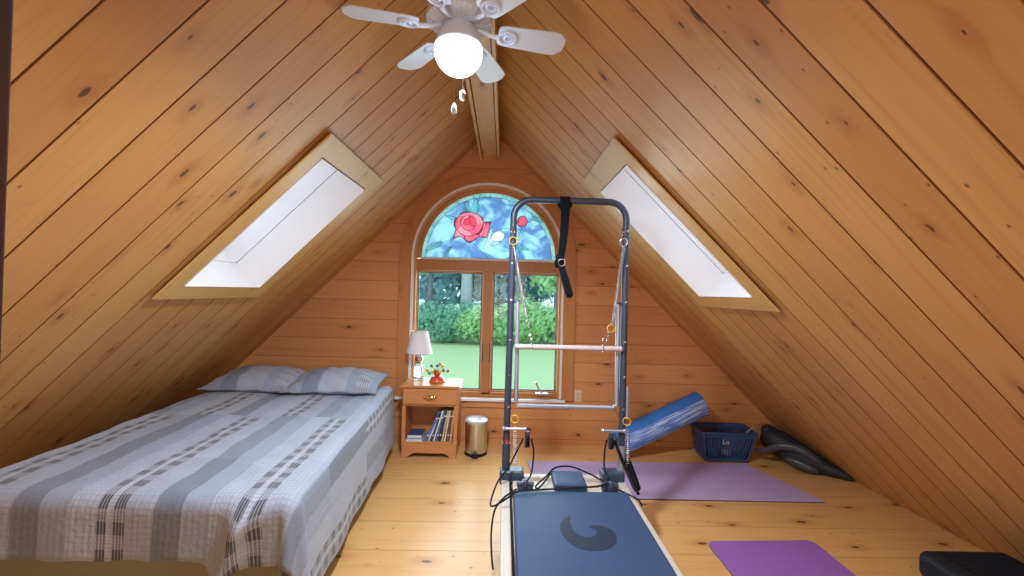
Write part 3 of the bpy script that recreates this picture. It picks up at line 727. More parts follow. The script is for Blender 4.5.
# pedal bin
CX, CY = -.225, 4.015
tb = thing('pedal_bin', (CX, CY, 0), 'small round steel pedal bin standing right of the nightstand', 'bin')
MB().lathe([(.100, .0), (.104, .004), (.104, .022), (.102, .026)], (CX, CY, 0), 36).build('base_ring', M['black'], tb, smooth=True)
MB().lathe([(.100, .026), (.101, .03), (.101, .285), (.104, .29), (.104, .297)], (CX, CY, 0), 40).build('body', M['steel'], tb, smooth=True)
MB().lathe([(.107, .297), (.109, .302), (.107, .315), (.092, .325), (.05, .333), (.001, .335)], (CX, CY, 0), 40).build('lid', plain('pale_bin_lid', (.62, .68, .78), .25, .4), tb, smooth=True)
MB().box(CX - .035, CX + .03, CY - .150, CY - .095, .012, .026).build('pedal', M['black'], tb, bevel=.008, seg=3)

# ------------------------------------------------------------------ reformer with tower
rf = thing('pilates_reformer', (.40, 1.6, 0), 'navy padded exercise reformer with tall metal tower facing the window', 'exercise machine')
Y1, Y0 = 2.78, .48
for a, c in ((.012, .062), (.728, .778)):
    ra = MB().box(a, c, Y0, Y1, .20, .34).build('side_rail', M['alu'], rf, bevel=.008, seg=3)
for a, c in ((.064, .076), (.714, .726)): MB().box(a, c, Y0 + .04, Y1 - .05, .30, .325).build('rail_track', M['black'], rf)
MB().box(.062, .728, Y1 - .05, Y1, .20, .34).build('end_rail', M['alu'], rf, bevel=.006)
MB().box(.062, .728, Y0, Y0 + .05, .20, .34).build('end_rail', M['alu'], rf, bevel=.006)
for a in (.03, .70):
    for b in (.62, 2.66): MB().box(a, a + .05, b, b + .07, 0, .205).build('leg', M['gunmetal'], rf, bevel=.008)
MB().box(.062, .728, 2.655, 2.73, .295, .315).build('end_platform', M['deck'], rf, bevel=.004)
# carriage
ca = MB().box(.080, .712, 1.12, 2.645, .315, .352).build('carriage', M['deck'], rf, bevel=.006)
pad = MB().box(.076, .716, 1.10, 2.415, .353, .402).build('carriage_pad', M['vinyl'], rf, bevel=.016, seg=4)
def CR(x, y):   # carriage logo outline in pad metres
    return (.0777 + (x - 108) * .00169, y)
logo = [(.352, 2.134), (.328, 2.120), (.300, 2.075), (.291, 2.020), (.297, 1.958), (.322, 1.900), (.365, 1.862), (.420, 1.853), (.475, 1.868), (.515, 1.905), (.536, 1.955), (.535, 2.005), (.512, 2.040), (.470, 2.056), (.430, 2.048), (.455, 2.020), (.452, 1.985), (.425, 1.960), (.390, 1.957), (.360, 1.985), (.345, 2.03), (.343, 2.08)]
MB().prism(smoothpoly(logo, 3), lambda a, b, d: (a, b, d), .4022, .4032).build('swoosh_emblem', M['vinyldark'], pad)
hr = MB()
vs = []
MB().box(.312, .500, 2.455, 2.650, .370, .418, None).build('headrest', M['vinyl'], rf, bevel=.014, seg=4)
MB().box(.33, .48, 2.47, 2.63, .352, .372).build('headrest_block', M['black'], rf)
for cx in (.150, .640):
    MB().box(cx - .045, cx + .045, 2.49, 2.53, .352, .385).box(cx - .018, cx + .018, 2.46, 2.56, .352, .40).tube([(cx - .05, 2.51, .392), (cx + .05, 2.51, .392)], .014).lathe([(.016, .385), (.018, .40), (.012, .425), (.004, .43)], (cx, 2.475, 0), 12).build('shoulder_rest_socket', M['gunmetal'], rf, bevel=.004)
MB().box(.53, .59, 2.57, 2.575, .352, .356).build('deck_slot', M['slot'], ca)
# tower
TY = 2.73
def bend(x0, x1, z0, zt, r=.10, y=TY):
    p = [(x0[0], y, z0)]
    for k in range(9):
        w = pi - pi / 2 * k / 8; p.append((x0[1] + r + r * cos(w), y, zt - r + r * sin(w)))
    for k in range(9):
        w = pi / 2 - pi / 2 * k / 8; p.append((x1[1] - r + r * cos(w), y, zt - r + r * sin(w)))
    p.append((x1[0], y, z0)); return p
MB().tube(bend((.036, .047), (.765, .762), .345, 2.085, .115), .0215, 14).build('tower_frame', M['gunmetal'], rf, smooth=True)
for x in (.038, .764):
    MB().tube([(x, TY, .33), (x, TY, .55)], .026, 14).build('post_sleeve', M['silver'] if x > .5 else M['gunmetal'], rf, smooth=True)
bl = MB()
for x in (.042, .763):
    for z in (.78, .98, 1.20, 1.45, 1.68, 1.90): bl.lathe([(.007, 0), (.008, .004), (.004, .008)], (x + (.002), TY - .019, z), 8, axis=(0, -1, 0))
bl.build('bolt', M['chrome'], rf)
for xa, xb in ((.000, .150), (.635, .775)):
    MB().box(xa, xb, TY - .06, TY + .035, .31, .395).build('tower_foot', plain('navy_plastic_bracket' + str(xa), (.035, .06, .11), .4), rf, bevel=.012, seg=3)
MB().box(.033, .047, TY - .024, TY - .0205, .545, .575).build('red_sticker', M['red'], rf)
# push-through bar (silver U hung from the posts), roll-down dowel on springs
pb = MB().tube([(.085, TY, 1.44), (.092, TY, .82), (.10, TY, .785), (.72, TY, .785), (.728, TY, .82), (.722, TY, 1.44)], .0135, 12).build('push_through_bar', M['silver'], rf, smooth=True)
MB().tube([(.042, TY, 1.44), (.10, TY, 1.44)], .011, 10).tube([(.71, TY, 1.44), (.765, TY, 1.44)], .011, 10).build('pivot_pin', M['gunmetal'], rf, smooth=True)
MB().box(.71, .745, TY - .018, TY + .018, .765, .80).build('elbow_clamp', M['chrome'], pb, bevel=.004)
rbar = MB().tube([(.075, TY - .03, 1.160), (.742, TY - .03, 1.160)], .0165, 14).build('roll_down_bar', M['dowel'], rf, smooth=True)
def coil(a, b, r, turns, n=9):
    a, b = Vector(a), Vector(b); d = (b - a); t = d.normalized(); u = t.orthogonal().normalized(); w = t.cross(u)
    return [a + d * (i / (turns * n)) + (u * cos(2 * pi * i / n) + w * sin(2 * pi * i / n)) * r for i in range(turns * n + 1)]
def circ(c, r, ax, n=14):
    ax = Vector(ax).normalized(); u = ax.orthogonal().normalized(); w = ax.cross(u)
    return [Vector(c) + (u * cos(2 * pi * k / n) + w * sin(2 * pi * k / n)) * r for k in range(n)]
ys = TY - .030
for (tx, tz), (bx_, bz), (hx, hz), ring in (((.050, 1.79), (.147, 1.335), (.180, 1.19), 0), ((.742, 1.80), (.682, 1.305), (.625, 1.19), 1)):
    sp = MB().tube(coil((tx, ys, tz), (bx_, ys, bz), .0085, 46), .0030, 5).build('spring', M['steel'], rf, smooth='all')
    MB().tube(circ((tx - .003, ys, tz + .028), .024, (0, 1, .2)), .0035, 6, closed=True).build('spring_ring', M['yellow'] if not ring else M['steel'], sp, smooth=True)
    MB().tube(circ((tx - .006, ys + .005, tz + .085), .012, (.5, 1, 0)), .003, 6, closed=True).tube([(tx - .008, TY, tz + .12), (tx - .006, ys, tz + .09)], .004, 6).build('eye_hook', M['chrome'], sp, smooth=True)
    d = Vector((hx - bx_, 0, hz - bz)); L = d.length
    for k in range(3):
        c = Vector((bx_, ys, bz)) + d * ((k + .5) / 3.2)
        yel = ring and k == 0
        MB().tube(circ(c, .024 if yel else .014, (0, 1, 0) if k % 2 == 0 else (1, .2, 0)), .003, 6, closed=True).build('snap_link', M['yellow'] if yel else M['chrome'], sp, smooth=True)
    MB().tube(circ((hx, ys, 1.160), .021, (1, 0, 0)), .003, 6, closed=True).build('bar_eye', M['chrome'], sp, smooth=True)
# pulley arms
for sx, xp, xa in ((1, .165, .020), (-1, .682, .640)):
    x2 = .150 if sx > 0 else .772
    MB().tube([(xa, TY - .03, .648), (x2, TY - .03, .648)], .008, 10).ball((xa, TY - .03, .648), .013).ball((x2, TY - .03, .648), .013).build('riser_arm', M['silver'], rf, smooth=True)
    pu = MB().lathe([(.036, -.010), (.038, -.006), (.028, 0), (.038, .006), (.036, .010)], (xp, TY - .06, .585), 20, axis=(1, .1, 0)).build('pulley', M['black'], rf, smooth=True)
    MB().box(xp - .016, xp + .016, TY - .072, TY - .048, .545, .645).build('pulley_cheek', M['gunmetal'], pu, bevel=.006)
    MB().tube(circ((.085 if sx > 0 else .785, TY - .035, .71), .024, (.2, 1, 0)), .0035, 6, closed=True).build('ring', M['yellow'], rf, smooth=True)
    xs_ = .088 if sx > 0 else .792
    MB().tube(coil((xs_, TY - .03, .66), (xs_ + .01, TY - .02, .42), .010, 18), .003, 5).build('spring', M['steel'], rf, smooth='all')
MB().tube([(.792, TY - .01, .92), (.794, TY - .01, .72)], .010, 8).build('side_tube', M['silver'], rf, smooth=True)
def spline(pts, k=8):
    P = [Vector(p) for p in pts]; P = [P[0] * 2 - P[1]] + P + [P[-1] * 2 - P[-2]]; out = []
    for i in range(1, len(P) - 2):
        p0, p1, p2, p3 = P[i - 1:i + 3]
        for q in range(k):
            t = q / k; out.append(.5 * ((2 * p1) + (p2 - p0) * t + (2 * p0 - 5 * p1 + 4 * p2 - p3) * t * t + (3 * p1 - p0 - 3 * p2 + p3) * t ** 3))
    return out + [P[-2]]
rope = lambda pts, r=.0052: MB().tube(spline(pts), r, 8).build('rope', M['black'], rf, smooth=True)
rope([(.19, TY - .06, .60), (.205, TY - .07, .53), (.20, TY - .10, .46), (.185, TY - .16, .42), (.160, 2.51, .41)])
rope([(.140, TY - .06, .60), (.10, TY - .07, .52), (.05, TY - .10, .43), (-.01, 2.58, .37), (-.045, 2.42, .33), (-.03, 2.34, .345), (.04, 2.33, .39), (.10, 2.37, .412), (.25, 2.40, .412), (.40, 2.42, .413), (.55, 2.45, .412), (.625, 2.51, .405), (.60, 2.60, .39), (.54, 2.66, .40), (.44, 2.69, .425), (.34, 2.66, .428), (.28, 2.60, .40), (.215, 2.53, .375), (.225, 2.50, .372), (.27, 2.56, .39), (.31, 2.62, .41)])
rope([(.10, 2.47, .38), (.03, 2.43, .35), (-.02, 2.35, .32), (-.035, 2.28, .24), (-.03, 2.22, .16), (-.02, 2.19, .10)])
rope([(.655, TY - .06, .60), (.645, TY - .06, .53), (.64, TY - .08, .44), (.642, 2.56, .41)])
rope([(.705, TY - .06, .60), (.73, TY - .08, .53), (.77, TY - .12, .43), (.785, 2.53, .38), (.80, 2.48, .36)], .010)
rope([(.66, 2.50, .385), (.74, 2.47, .36), (.785, 2.44, .345), (.795, 2.40, .33)])
MB().tube(spline([(.80, TY, .47), (.815, TY - .03, .42), (.825, TY - .10, .37), (.82, 2.56, .35)]), [.010] + [.020] * 23 + [.012], 10).build('rope_cover', M['blackcloth'], rf, smooth=True)

st = thing('safety_strap', (.365, TY, 2.09), 'black webbing strap looped over the top bar of the tower', 'strap')
def ribbon(name, pts, w, thk=.004, nrm=(0, 1, 0)):
    P = spline(pts, 6); mb = MB(); vs = []
    for i, p in enumerate(P):
        t = (P[min(i + 1, len(P) - 1)] - P[max(i - 1, 0)]).normalized(); side = t.cross(Vector(nrm)).normalized() if abs(t.dot(Vector(nrm))) < .97 else Vector((1, 0, 0))
        ww = w[0] + (w[1] - w[0]) * i / (len(P) - 1) if isinstance(w, tuple) else w
        nn = side.cross(t).normalized()
        for a, b in ((-1, -1), (1, -1), (1, 1), (-1, 1)): vs.append(p + side * a * ww / 2 + nn * b * thk)
    fs = [(i * 4 + k, i * 4 + (k + 1) % 4, i * 4 + 4 + (k + 1) % 4, i * 4 + 4 + k) for i in range(len(P) - 1) for k in range(4)] + [(3, 2, 1, 0), tuple(len(vs) - 4 + k for k in range(4))]
    return mb.add(vs, fs).build(name, M['blackcloth'], st)
ribbon('strap_loop', [(.366, TY - .028, 2.10), (.368, TY - .03, 2.0), (.364, TY - .03, 1.88), (.356, TY - .03, 1.79), (.348, TY - .03, 1.71)], (.060, .040))
MB().tube([(.335, TY, 2.085), (.40, TY, 2.085)], .027, 14).build('strap_wrap', M['blackcloth'], st, smooth=True)
MB().tube([(.33, TY - .005, 2.06), (.35, TY - .025, 2.03)], .014, 8).tube([(.405, TY - .005, 2.06), (.385, TY - .025, 2.03)], .014, 8).build('strap_fold', M['blackcloth'], st)
ribbon('strap_tail', [(.345, TY - .03, 1.71), (.358, TY - .032, 1.65), (.385, TY - .034, 1.57), (.408, TY - .034, 1.50), (.402, TY - .02, 1.495), (.380, TY - .014, 1.57), (.352, TY - .016, 1.67)], (.040, .038), .005)
MB().ball((.342, TY - .034, 1.72), .028, 10, (1, .7, 1.1)).ball((.322, TY - .036, 1.685), .020, 10, (.8, .7, 1.5)).build('knot', M['blackcloth'], st, smooth=True)
MB().tube(circ((.352, TY - .046, 1.690), .022, (0, 1, .2)), .003, 6, closed=True).build('buckle', M['steel'], st, smooth=True)

# ------------------------------------------------------------------ mats
def mat_thing(name, pts, z, r, top, label):
    root = thing(name, (sum(p[0] for p in pts) / 4, sum(p[1] for p in pts) / 4, 0), label, 'exercise mat')
    P = []
    for i in range(4):
        p, a, b = Vector(pts[i]), Vector(pts[i - 1]), Vector(pts[(i + 1) % 4])
        d0 = (a - p).normalized(); d1 = (b - p).normalized(); c = p + (d0 + d1) * r
        s0 = p + d0 * r; s1 = p + d1 * r
        for k in range(7):
            t = k / 6; P.append(tuple((1 - t) ** 2 * s0 + 2 * t * (1 - t) * p + t * t * s1))
    MB().prism(P, lambda a, b, d: (a, b, d), .001, z * .45).build('underside', M['matedge'], root)
    MB().prism(P, lambda a, b, d: (a, b, d), z * .45 + .0002, z).build('top_layer', top, root, bevel=.003)
mat_thing('exercise_mat', [(.30, 3.17), (2.415, 3.165), (2.20, 3.86), (.24, 3.83)], .014, .03, M['matlilac'], 'pale lilac mat lying across the floor behind the reformer')
mat_thing('exercise_mat', [(1.27, 1.05), (1.93, 1.05), (1.945, 2.66), (1.268, 2.63)], .014, .06, M['matpurple'], 'deep purple mat in front of the lilac one')

# ------------------------------------------------------------------ foam roll
def rollmat():
    t = NT('marbled_blue_foam'); S = t.sep(t.coord())
    u = t.math('ADD', t.math('MULTIPLY', S[0], 3.0), 0.0)
    n1 = t.noise(t.comb(t.math('MULTIPLY', S[0], 3.5), t.math('MULTIPLY', S[1], 45), t.math('MULTIPLY', S[2], 45)), 1, 4, .6, 1.2)
    col = t.mix(t.step(n1, .44, .60), (.10, .22, .62), (.50, .62, .88))
    t.set(Base_Color=col, Roughness=.7); return t.m
M['roll'] = rollmat(); M['rollblue'] = plain('solid_blue_foam', (.03, .17, .55), .65)
A, B = Vector((1.085, 3.99, .128)), Vector((1.885, 4.04, .50)); ax = (B - A).normalized(); L = (B - A).length
rl = bpy.data.objects.new('foam_roll', None); COL.objects.link(rl); rl.location = A
rl.rotation_euler = Vector((1, 0, 0)).rotation_difference(ax).to_euler()
tag(rl, 'marbled blue foam roll leaning on the navy basket', 'foam roller')
def localpart(mb, name, m, smooth=True, bevel=0):
    o = mb.build(name, m, None, smooth=smooth, bevel=bevel, seg=3); o.parent = rl; return o
n = 36; RR = .116
def sect(a0, a1, r0, x0_, x1_):
    mb = MB(); k = 18; vs = []
    prof = [(x0_, r0 - .02), (x0_ + .006, r0 - .006), (x0_ + .02, r0), (x1_ - .02, r0), (x1_ - .006, r0 - .006), (x1_, r0 - .02)]
    rows = [[(x, r * cos(a0 + (a1 - a0) * i / k), r * sin(a0 + (a1 - a0) * i / k)) for i in range(k + 1)] for x, r in prof]
    c0, c1 = [(x0_, 0, 0)] * (k + 1), [(x1_, 0, 0)] * (k + 1)
    return mb.grid([c0] + rows + [c1])
localpart(sect(radians(140), radians(395), RR, 0, L), 'marbled_foam', M['roll'])
localpart(sect(radians(30), radians(143), RR + .004, 0, L), 'solid_flap', M['rollblue'])

# ------------------------------------------------------------------ basket
bk = thing('shopping_basket', (2.10, 4.06, 0), 'navy plastic basket with slotted sides under the right slope', 'basket')
bt = [(1.868, 3.925), (2.245, 3.905), (2.275, 4.13), (1.885, 4.155)]         # bottom corners
tp = [(1.825, 3.905), (2.325, 3.885), (2.36, 4.19), (1.855, 4.21)]       # rim corners
HB = .265
def lerp(a, b, t): return tuple(x + (y - x) * t for x, y in zip(a, b))
def side(k, u, h):   # point on basket side k
    b_ = lerp(bt[k], bt[(k + 1) % 4], u); t_ = lerp(tp[k], tp[(k + 1) % 4], u); p = lerp(b_, t_, h / HB)
    return Vector((p[0], p[1], h))
MB().prism(bt, lambda a, b, d: (a, b, d), .004, .012).build('bottom', M['basket'], bk)
for k, nsl in ((0, 17), (1, 9), (2, 17), (3, 9)):
    mb = MB()
    pc = side(k, .5, .1); ctr = Vector((2.09, 4.05, .1)); inw = (ctr - pc); inw.z = 0; inw = inw.normalized() * .006
    def slab(u0, u1, h0, h1):
        q = [side(k, u0, h0), side(k, u1, h0), side(k, u1, h1), side(k, u0, h1)]
        mb.add(q + [p + inw for p in q], [(0, 1, 2, 3), (7, 6, 5, 4), (0, 4, 5, 1), (1, 5, 6, 2), (2, 6, 7, 3), (3, 7, 4, 0)])
    slab(0, 1, .006, .030); slab(0, 1, .222, HB); slab(0, .05, .03, .222); slab(.95, 1, .03, .222)
    slab(.05, .95, .122, .132)
    for i in range(1, nsl): u = .05 + .9 * i / nsl; slab(u - .25 / nsl, u + .25 / nsl, .03, .222)
    if k == 0: slab(.36, .66, .150, .222)
    mb.build('slotted_side', M['basket'], bk)
rim = MB(); rc = [Vector((x, y, HB)) for x, y in tp]
rim.tube([p for i in range(4) for p in (lerp(rc[i], rc[(i + 1) % 4], .05), lerp(rc[i], rc[(i + 1) % 4], .95))], .011, 8, closed=True)
rim.build('rim', M['basket'], bk, smooth=True)
def text(s_, size, loc, rot, m, parent, name):
    c = bpy.data.curves.new(name, 'FONT'); c.body = s_; c.size = size; c.extrude = .0008; c.offset = .0006
    o = bpy.data.objects.new(name, c); COL.objects.link(o); dg = bpy.context.evaluated_depsgraph_get()
    me = bpy.data.meshes.new_from_object(o.evaluated_get(dg)); bpy.data.objects.remove(o)
    me.materials.append(m); o = bpy.data.objects.new(name, me); COL.objects.link(o); o.parent = parent
    o.location = Vector(loc) - Vector(parent.location); o.rotation_euler = rot; return o
ptx = side(0, .375, .170) + Vector((0, -.006, 0))
text('Ln', .062, ptx, (radians(94.5), 0, radians(-2)), plain('pale_worn_print', (.55, .62, .70), .6), bk, 'lettering')
# things inside the basket
pp = MB()
for i in range(2):
    pp.add([(2.21, 4.02 + i * .002, .07), (2.29, 4.09 + i * .002, .07), (2.35, 4.01 + i * .002, .295), (2.26, 3.95 + i * .002, .272)], [(0, 1, 2, 3)])
o = pp.build('paper_sheet', plain('white_paper', (.72, .74, .78), .8), None, solid=.002); tag(o, 'white sheet of paper poking out of the navy basket', 'paper')
for c, cx, cy, r_, lab in (((.05, .30, .34), 1.99, 4.02, .045, 'teal massage ball inside the navy basket'), ((.62, .60, .50), 2.12, 4.04, .05, 'cream massage ball inside the navy basket')):
    o = MB().ball((cx, cy, .012 + r_), r_, 20).build('massage_ball', plain(lab.split()[0] + '_rubber', c, .5), smooth='all'); tag(o, lab, 'ball')

# ------------------------------------------------------------------ slumped dark bag under the slope
bg = thing('bag', (2.62, 3.85, 0), 'dark grey slumped soft bag with curved flaps under the right slope', 'bag')
def blob(name, chain, m, sq=1.0, sub=2):
    me = bpy.data.meshes.new(name); me.from_pydata([c[:3] for c in chain], [(i, i + 1) for i in range(len(chain) - 1)], []); me.update()
    o = bpy.data.objects.new(name, me); COL.objects.link(o)
    k = o.modifiers.new('skin', 'SKIN'); k.use_smooth_shade = True
    for i, c in enumerate(chain): me.skin_vertices[0].data[i].radius = (c[3], c[4] if len(c) > 4 else c[3])
    me.skin_vertices[0].data[0].use_root = True
    q = o.modifiers.new('sub', 'SUBSURF'); q.levels = sub; q.render_levels = sub
    me.materials.append(m); o.parent = bg; o.location = -Vector(bg.location); return o
blob('body', [(2.50, 4.13, .19, .08), (2.56, 4.02, .185, .125), (2.62, 3.90, .135, .125), (2.71, 3.77, .09, .10), (2.83, 3.63, .052, .055), (2.94, 3.535, .018, .02)], M['bag'])
blob('upper_lobe', [(2.50, 4.12, .21, .07), (2.54, 4.08, .245, .085), (2.62, 4.02, .20, .06)], M['bag'])
blob('curved_flap', [(2.34, 3.95, .105, .018), (2.40, 3.90, .120, .030), (2.49, 3.82, .195, .036), (2.60, 3.74, .20, .042), (2.69, 3.68, .145, .036), (2.75, 3.64, .085, .02)], M['bagflap'])
blob('lower_flap', [(2.53, 3.83, .09, .025), (2.60, 3.76, .068, .050), (2.67, 3.69, .05, .046), (2.72, 3.65, .03, .018)], M['bagflap'])

# ------------------------------------------------------------------ step platform, lower right corner
sp = thing('step_platform', (2.6, 2.0, 0), 'black exercise step with dimpled top in the lower right corner', 'step platform')
sx0, sx1, sy0, sy1, sz = 2.30, 2.79, 1.55, 2.36, .15
MB().box(sx0, sx1, sy0, sy1, .0, sz).build('step_body', M['stepper'], sp, bevel=.045, seg=6)
MB().box(sx0 + .075, sx1 - .06, sy0 + .06, sy1 - .045, sz - .004, sz + .004).build('top_pad', M['black'], sp, bevel=.003)
dm = MB()
nx_, ny_ = 22, 30
for i in range(nx_):
    for j in range(ny_):
        x = sx0 + .095 + (sx1 - sx0 - .175) * (i + .5 * (j % 2)) / nx_; y = sy0 + .08 + (sy1 - sy0 - .145) * j / (ny_ - 1)
        dm.add([(x - .007, y - .007, sz + .004), (x + .007, y - .007, sz + .004), (x + .007, y + .007, sz + .004), (x - .007, y + .007, sz + .004), (x, y, sz + .010)], [(0, 1, 4), (1, 2, 4), (2, 3, 4), (3, 0, 4)])
tag(dm.build('grip_dimples', M['stepper'], sp), kind='stuff')

# ------------------------------------------------------------------ ceiling fan
GX, GY = -.238, 1.975
fn = thing('ceiling_fan', (GX, GY, 2.80), 'white six-bladed ceiling fan with lit globe hanging from the ridge beam', 'ceiling fan')
MB().lathe([(.065, 2.992), (.068, 2.985), (.055, 2.955), (.02, 2.945)], (GX, GY, 0), 36).build('canopy', M['fanwhite'], fn, smooth=True)
MB().tube([(GX, GY, 2.77), (GX, GY, 2.96)], .013, 14).build('downrod', M['fanwhite'], fn, smooth=True)
MB().lathe([(.03, 2.797), (.09, 2.79), (.12, 2.775), (.07, 2.765)], (GX, GY, 0), 36).build('motor_cap', M['fanwhite'], fn, smooth=True)
MB().lathe([(.06, 2.77), (.10, 2.768), (.148, 2.755), (.152, 2.74), (.148, 2.725), (.120, 2.712), (.075, 2.705), (.06, 2.70)], (GX, GY, 0), 40).build('motor_housing', M['fanwhite'], fn, smooth=True)
rbm = MB()
for k in range(36):
    w = 2 * pi * k / 36; c, s_ = cos(w), sin(w)
    rbm.tube([(GX + .088 * c, GY + .088 * s_, 2.7055), (GX + .122 * c, GY + .122 * s_, 2.712), (GX + .146 * c, GY + .146 * s_, 2.724)], .0045, 5)
rbm.build('housing_rib', M['fanwhite'], fn, smooth=True)
MB().lathe([(.060, 2.712), (.070, 2.704), (.078, 2.694), (.088, 2.676), (.096, 2.650), (.106, 2.626), (.110, 2.616), (.106, 2.606), (.090, 2.603)], (GX, GY, 0), 36).build('light_fitter', M['fanwhite'], fn, smooth=True)
prof = [(.088, 2.612), (.102, 2.606)] + [(.109 * cos(w), 2.590 - .108 * sin(w)) for w in [radians(-10 + 100 * i / 14) for i in range(15)]]
prof[-1] = (.002, 2.484)
MB().lathe(prof, (GX, GY, 0), 40).build('globe', M['globe'], fn, smooth='all')
for k in range(6):
    w = radians(11.5 + 60 * k); Mx = Matrix.Translation((GX, GY, 2.688)) @ Matrix.Rotation(w, 4, 'Z')
    P = [(.180, -.040), (.190, -.054), (.22, -.060), (.44, -.070), (.470, -.066), (.502, -.036), (.506, 0), (.502, .036), (.470, .066), (.44, .070), (.22, .060), (.190, .054), (.180, .040)]
    Mb = Mx @ Matrix.Rotation(radians(-12), 4, 'X')
    MB().prism(P, lambda a, b, d: Mb @ Vector((a, b, d)), .004, .011).build('blade', M['fanwhite'], fn, bevel=.002)
    arm = MB()
    arm.tube([Mx @ Vector(q) for q in ((.085, 0, .016), (.12, 0, .004), (.16, 0, -.002), (.185, 0, -.004))], .011, 8)
    arm.tube([Mb @ Vector((.225 + .040 * cos(2 * pi * q / 22), .036 * sin(2 * pi * q / 22), -.002)) for q in range(22)], .0075, 7, closed=True)
    arm.tube([Mb @ Vector((.232 + .020 * cos(2 * pi * q / 16), .018 * sin(2 * pi * q / 16), -.002)) for q in range(16)], .006, 7, closed=True)
    arm.lathe([(.006, -.006), (.007, -.002), (.006, .003)], Mb @ Vector((.255, 0, 0)), 10)
    arm.build('blade_bracket', M['fanwhite'], fn, smooth=True)
for dx, dy, z1_, nm, m in ((.0, -.086, 2.265, 'ch', 'fanwhite'), (.035, -.078, 2.325, 'ch2', 'steel')):
    chn = MB().tube([(GX + dx, GY + dy * 1.05, 2.655), (GX + dx, GY + dy * 1.28, 2.60), (GX + dx, GY + dy * 1.28, z1_ + .035)], .0014, 5).build('pull_chain', M['steel'], fn)
    MB().lathe([(.004, z1_ + .040), (.009, z1_ + .030), (.013, z1_ + .012), (.012, z1_), (.004, z1_ - .006)] if nm == 'ch' else [(.006, z1_ + .04), (.010, z1_ + .036), (.010, z1_ + .006), (.007, z1_)], (GX + dx, GY + dy * 1.28, 0), 12).build('pull_knob', M[m], chn, smooth=True)

FK = .88            # overall size of the fan, kept clear of the slopes
fn.location = (GX * FK, GY * FK, 1.5 + 1.3 * FK); fn.scale = (FK, FK, FK)

# ------------------------------------------------------------------ garden outside the far window
GZ = -1.5
gr = NT('mown_grass'); co = gr.coord(); f = gr.noise(co, .6, 4); f2 = gr.noise(co, 14, 3)
gr.set(Base_Color=gr.mix(f2, gr.mix(f, (.34, .46, .18), (.44, .55, .25)), (.54, .63, .32)), Roughness=.9)
lawn = MB(); N = 30
lawn.grid([[(-60 + 120 * i / N, 5 + 75 * j / N, GZ + (.0 if j < 8 else .03 * (j - 8) * (1 + .3 * sin(i * 1.3)))) for i in range(N + 1)] for j in range(N + 1)])
struct(lawn.build('lawn', gr.m, smooth='all'))
def leafmat(name, a, b):
    t = NT(name); co = t.coord(); f = t.noise(co, 1.1, 4); f2 = t.noise(co, 9, 2)
    c = t.mix(t.math('ADD', t.math('MULTIPLY', f, .5), t.math('MULTIPLY', f2, .5)), a, b); t.n.remove(t.b)
    d = t.n.new('ShaderNodeBsdfDiffuse'); e = t.n.new('ShaderNodeBsdfTranslucent'); k = t.n.new('ShaderNodeMixShader'); k.inputs[0].default_value = .5
    t.l.new(c, d.inputs[0]); t.l.new(c, e.inputs[0]); t.l.new(d.outputs[0], k.inputs[1]); t.l.new(e.outputs[0], k.inputs[2]); t.l.new(k.outputs[0], t.out.inputs[0])
    return t.m
LM = [leafmat('hazed_forest_leaves', (.24, .42, .48), (.40, .58, .62)), leafmat('mid_green_leaves', (.26, .52, .38), (.44, .70, .54)), leafmat('bright_shrub_leaves', (.44, .68, .34), (.64, .84, .46)), leafmat('blue_green_leaves', (.30, .50, .55), (.46, .64, .68))]  # woodland leaves paled and blued: distance haze is mixed into their colour
BK = [plain('grey_bark', (.50, .49, .48), .9, var=.2, scale=6), plain('brown_bark', (.22, .21, .21), .9, var=.2, scale=6)]
def leaves(lobes, count, size, seed):
    r = random.Random(seed); mb = MB()
    tot = sum(l[3] ** 2 for l in lobes)
    for (cx, cy, cz, rad, sq) in lobes:
        for _ in range(int(count * rad ** 2 / tot)):
            z = r.uniform(-1, 1); w = r.uniform(0, 2 * pi); q = sqrt(1 - z * z); d = Vector((q * cos(w), q * sin(w), z))
            rr_ = rad * (r.uniform(.6, 1.08)); p = Vector((cx + d.x * rr_, cy + d.y * rr_, cz + d.z * rr_ * sq))
            u = (d.orthogonal().normalized() + Vector((r.uniform(-.8, .8), r.uniform(-.8, .8), r.uniform(-.8, .8)))).normalized(); v = u.cross(d + Vector((r.uniform(-.6, .6),) * 3)).normalized()
            s_ = size * r.uniform(.6, 1.35)
            mb.add([p - u * s_, p + v * s_ * .55 - d * s_ * .1, p + u * s_, p - v * s_ * .55 - d * s_ * .1], [(0, 1, 2, 3)])
    return mb
def tree(x, y, h, cr, m, bark, tr, seed, label, group=None, low=.25, count=3200, size=.22, lean=0):
    r = random.Random(seed); root = thing('tree', (x, y, GZ), label, 'tree', group)
    tk = MB().tube([(x, y, GZ - .05), (x + lean * .3, y, GZ + h * .3), (x + lean * .6, y, GZ + h * .6), (x + lean, y, GZ + h * .92)], [tr * 1.25, tr, tr * .7, tr * .2], 10)
    for k in range(5):
        z = GZ + h * (.35 + .1 * k); w = r.uniform(0, 2 * pi); tk.tube([(x + lean * .5, y, z), (x + lean * .5 + cos(w) * cr * .5, y + sin(w) * cr * .5, z + h * .12)], [tr * .35, tr * .1], 6)
    tk.build('trunk', bark, root, smooth=True)
    lob = []
    for k in range(9):
        z = GZ + h * (low + (1 - low) * (k + .5) / 9); w = r.uniform(0, 2 * pi); o = cr * .45 * r.random()
        lob.append((x + lean * .7 + cos(w) * o, y + sin(w) * o, z, cr * (.55 + .35 * sin(pi * (k + 1) / 10)), .75))
    leaves(lob, count, size, seed).build('crown', m, root, fixn=False)
